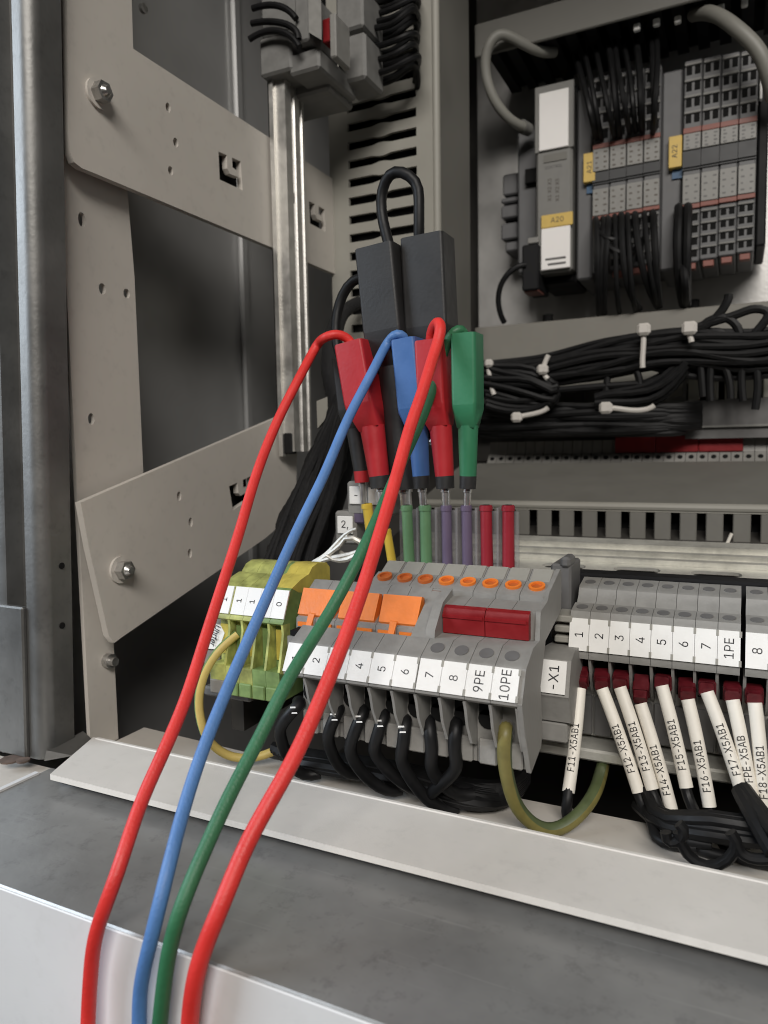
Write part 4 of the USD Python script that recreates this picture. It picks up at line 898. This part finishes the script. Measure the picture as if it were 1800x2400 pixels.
for k in range(22):
    f = k / 22; dv = RNG.uniform(-12, 12)
    P = [at(640 + 60 * f, 1770 + 40 * f - 20 + dv * .3, y=178 - 4 * f), at(800, 1775 + 34 * f + dv * .6, y=178 - 5 * f), at(960, 1800 + 44 * f + dv * .6, y=178 - 5 * f), at(1100, 1835 + 50 * f + dv * .5, y=178 - 5 * f), at(1180, 1840 + 40 * f, y=180), at(1230, 1800 + 30 * f, y=190)]
    P = [np.array([p[0], p[1], max(p[2], ZF + 2.1)]) for p in P]
    obj("wire", tube(P, 1.8, 8, step=4), "wire_black", ms)
def striped(parent, P, r):
    obj("green_side", tube(P, r, 12, sector=(0, 7)), "wire_green", parent)
    obj("yellow_side", tube(P, r, 12, sector=(7, 12)), "wire_olive", parent)
ew = thing("earth_wire", "green and yellow earth wire looping down from terminal 10PE", "wire", at(1186, 1720, y=162))
P = [at(1187, 1700, y=165), at(1184, 1722, y=161), at(1182, 1770, y=161.5), at(1192, 1835, y=164), at(1222, 1905, y=168), at(1285, 1945, y=172), at(1345, 1920, y=176), at(1388, 1868, y=183), at(1408, 1815, y=194), at(1418, 1770, y=208), at(1422, 1740, y=226)]
striped(ew, P, 1.75)
obj("ferrule", rod(at(1187, 1700, y=164), at(1184, 1724, y=161.2), 2.2, 2.0), "clear_grey", ew)
ew = thing("earth_wire", "yellow earth wire bowing out from the first earth terminal at the left", "wire", at(480, 1600, y=163))
P = [at(556, 1486, y=169.5), at(532, 1506, y=167), at(504, 1536, y=164), at(477, 1586, y=162), at(466, 1650, y=161.5), at(474, 1700, y=162.5), at(492, 1738, y=166), at(540, 1772, y=171), at(610, 1772, y=176), at(665, 1745, y=181)]
obj("yellow_side", tube(P, 1.3, 12, sector=(0, 8)), "wire_yellow", ew)
obj("green_side", tube(P, 1.3, 12, sector=(8, 12)), "earth_green", ew)

top = [(1359, 1614), (1411, 1614), (1453, 1611), (1501, 1649), (1551, 1607), (1612, 1639), (1657, 1622), (1717, 1640), (1769, 1647)]
bot = [(1332, 1857), (1497, 1857), (1529, 1850), (1574, 1900), (1609, 1846), (1663, 1891), (1739, 1855), (1762, 1880), (1790, 1908)]
cu = [1363, 1411, 1457, 1505, 1558, 1608, 1658, 1715, 1766]
words = ["1", "2", "3", "4", "5", "6", "7", "1PE", "8"]
prints = ["F11-X5AB1", "F12-X5AB1", "F13-X5AB1", "F14-X5AB1", "F15-X5AB1", "F16-X5AB1", "F17-X5AB1", "FPE-X5AB", "F18-X5AB1"]
for k in range(9):
    w = thing("marked_wire", f"black wire with white printed marker sleeve under slim terminal {XN[k]}", "wire", at(*top[k], y=192), "wires with white marker sleeves")
    ctop = at(cu[k], 1572 + 5.5 * k, y=200.5); ya, yb = 194.5, (182.0 if k == 0 else 187.5)
    a, b = at(*top[k], y=ya), at(*bot[k], y=yb)
    obj("collar", cat(bar(ctop, a + (a - b) * .02 + (0, .6, 0), 4.0, 3.4, X1_, 3.4, 3.2, b=.5), bar(ctop + (a - ctop) * .30, ctop + (a - ctop) * .62, 4.2, 4.0, X1_, b=.4)), "wine_red", w)
    sl_ = obj("sleeve", tube([a, a + (b - a) * .35 + (.25, 0, 0), a + (b - a) * .7 + (.2, 0, 0), b], 1.62, 16, step=3), "sleeve_white", w)
    al = (a - b) / np.linalg.norm(a - b); c = a + (b - a) * (.58 if k not in (3, 5, 8) else .62) + (.25, 0, 0)
    upv = -X1_ + al * (al @ X1_); upv /= np.linalg.norm(upv); nv = np.cross(al, upv)
    obj("lettering", text(prints[k], 1.75, c + nv * 1.52, al, upv, squeeze=.88, depth=.16), "faded_ink", sl_, smooth=False)
    d = (b - a) / np.linalg.norm(b - a)
    tail = [b - d * 2, b + d * 3, b + d * 6 + (1.5, -3, 0), b + (5, -8, -6.5), b + (14, -10, -6.0)]
    tail = [np.array([p[0], p[1], max(p[2], ZF + 1.6)]) for p in tail]
    if k == 0: tail = [b - d * 2, b + d * 4, b + d * 8 + (0, 4, 0), b + d * 14 + (2, 12, 0)]
    obj("wire", tube(tail, 1.35, 10), "wire_black", w)
ms = thing("wire_run", "tangle of black wires on the floor below the marked sleeves at the right", "wire bundle", at(1650, 1930, y=178))
for k in range(13):
    f = RNG.random(); dv = RNG.uniform(-34, 22)
    P = [at(1490 + 40 * RNG.random(), 1880 + dv, y=190 - 3 * f), at(1560, 1915 + 30 * f + dv * .5, y=184 - 6 * f), at(1650, 1925 + 45 * f + dv, y=182 - 8 * f), at(1740, 1935 + 50 * f + dv, y=182 - 8 * f), at(1830, 1930 + 70 * f + dv, y=182 - 6 * f)]
    P = [np.array([p[0], p[1], max(p[2], ZF + 1.6)]) for p in P]
    obj("wire", tube(P, 1.5, 8, step=4), "wire_black", ms)
for p_ in ([(1590, 1950), (1610, 2000), (1650, 2028), (1695, 2022), (1725, 1985), (1712, 1950)], [(1725, 1975), (1745, 2005), (1780, 2014), (1830, 2008)], [(1560, 1950), (1575, 1975), (1600, 1960), (1590, 1930)]):
    obj("loop", tube([at(u, v, y=169 - .0 * i) for i, (u, v) in enumerate(p_)], 1.25, 10), "wire_black", ms)
for p_ in ([(1735, 1855), (1770, 1920), (1815, 2000)], [(1742, 1850), (1790, 1915), (1830, 1960)]):
    obj("wire", tube([at(u, v, y=y) for (u, v), y in zip(p_, (186, 176, 168))], 2.0, 10), "wire_black", ms)
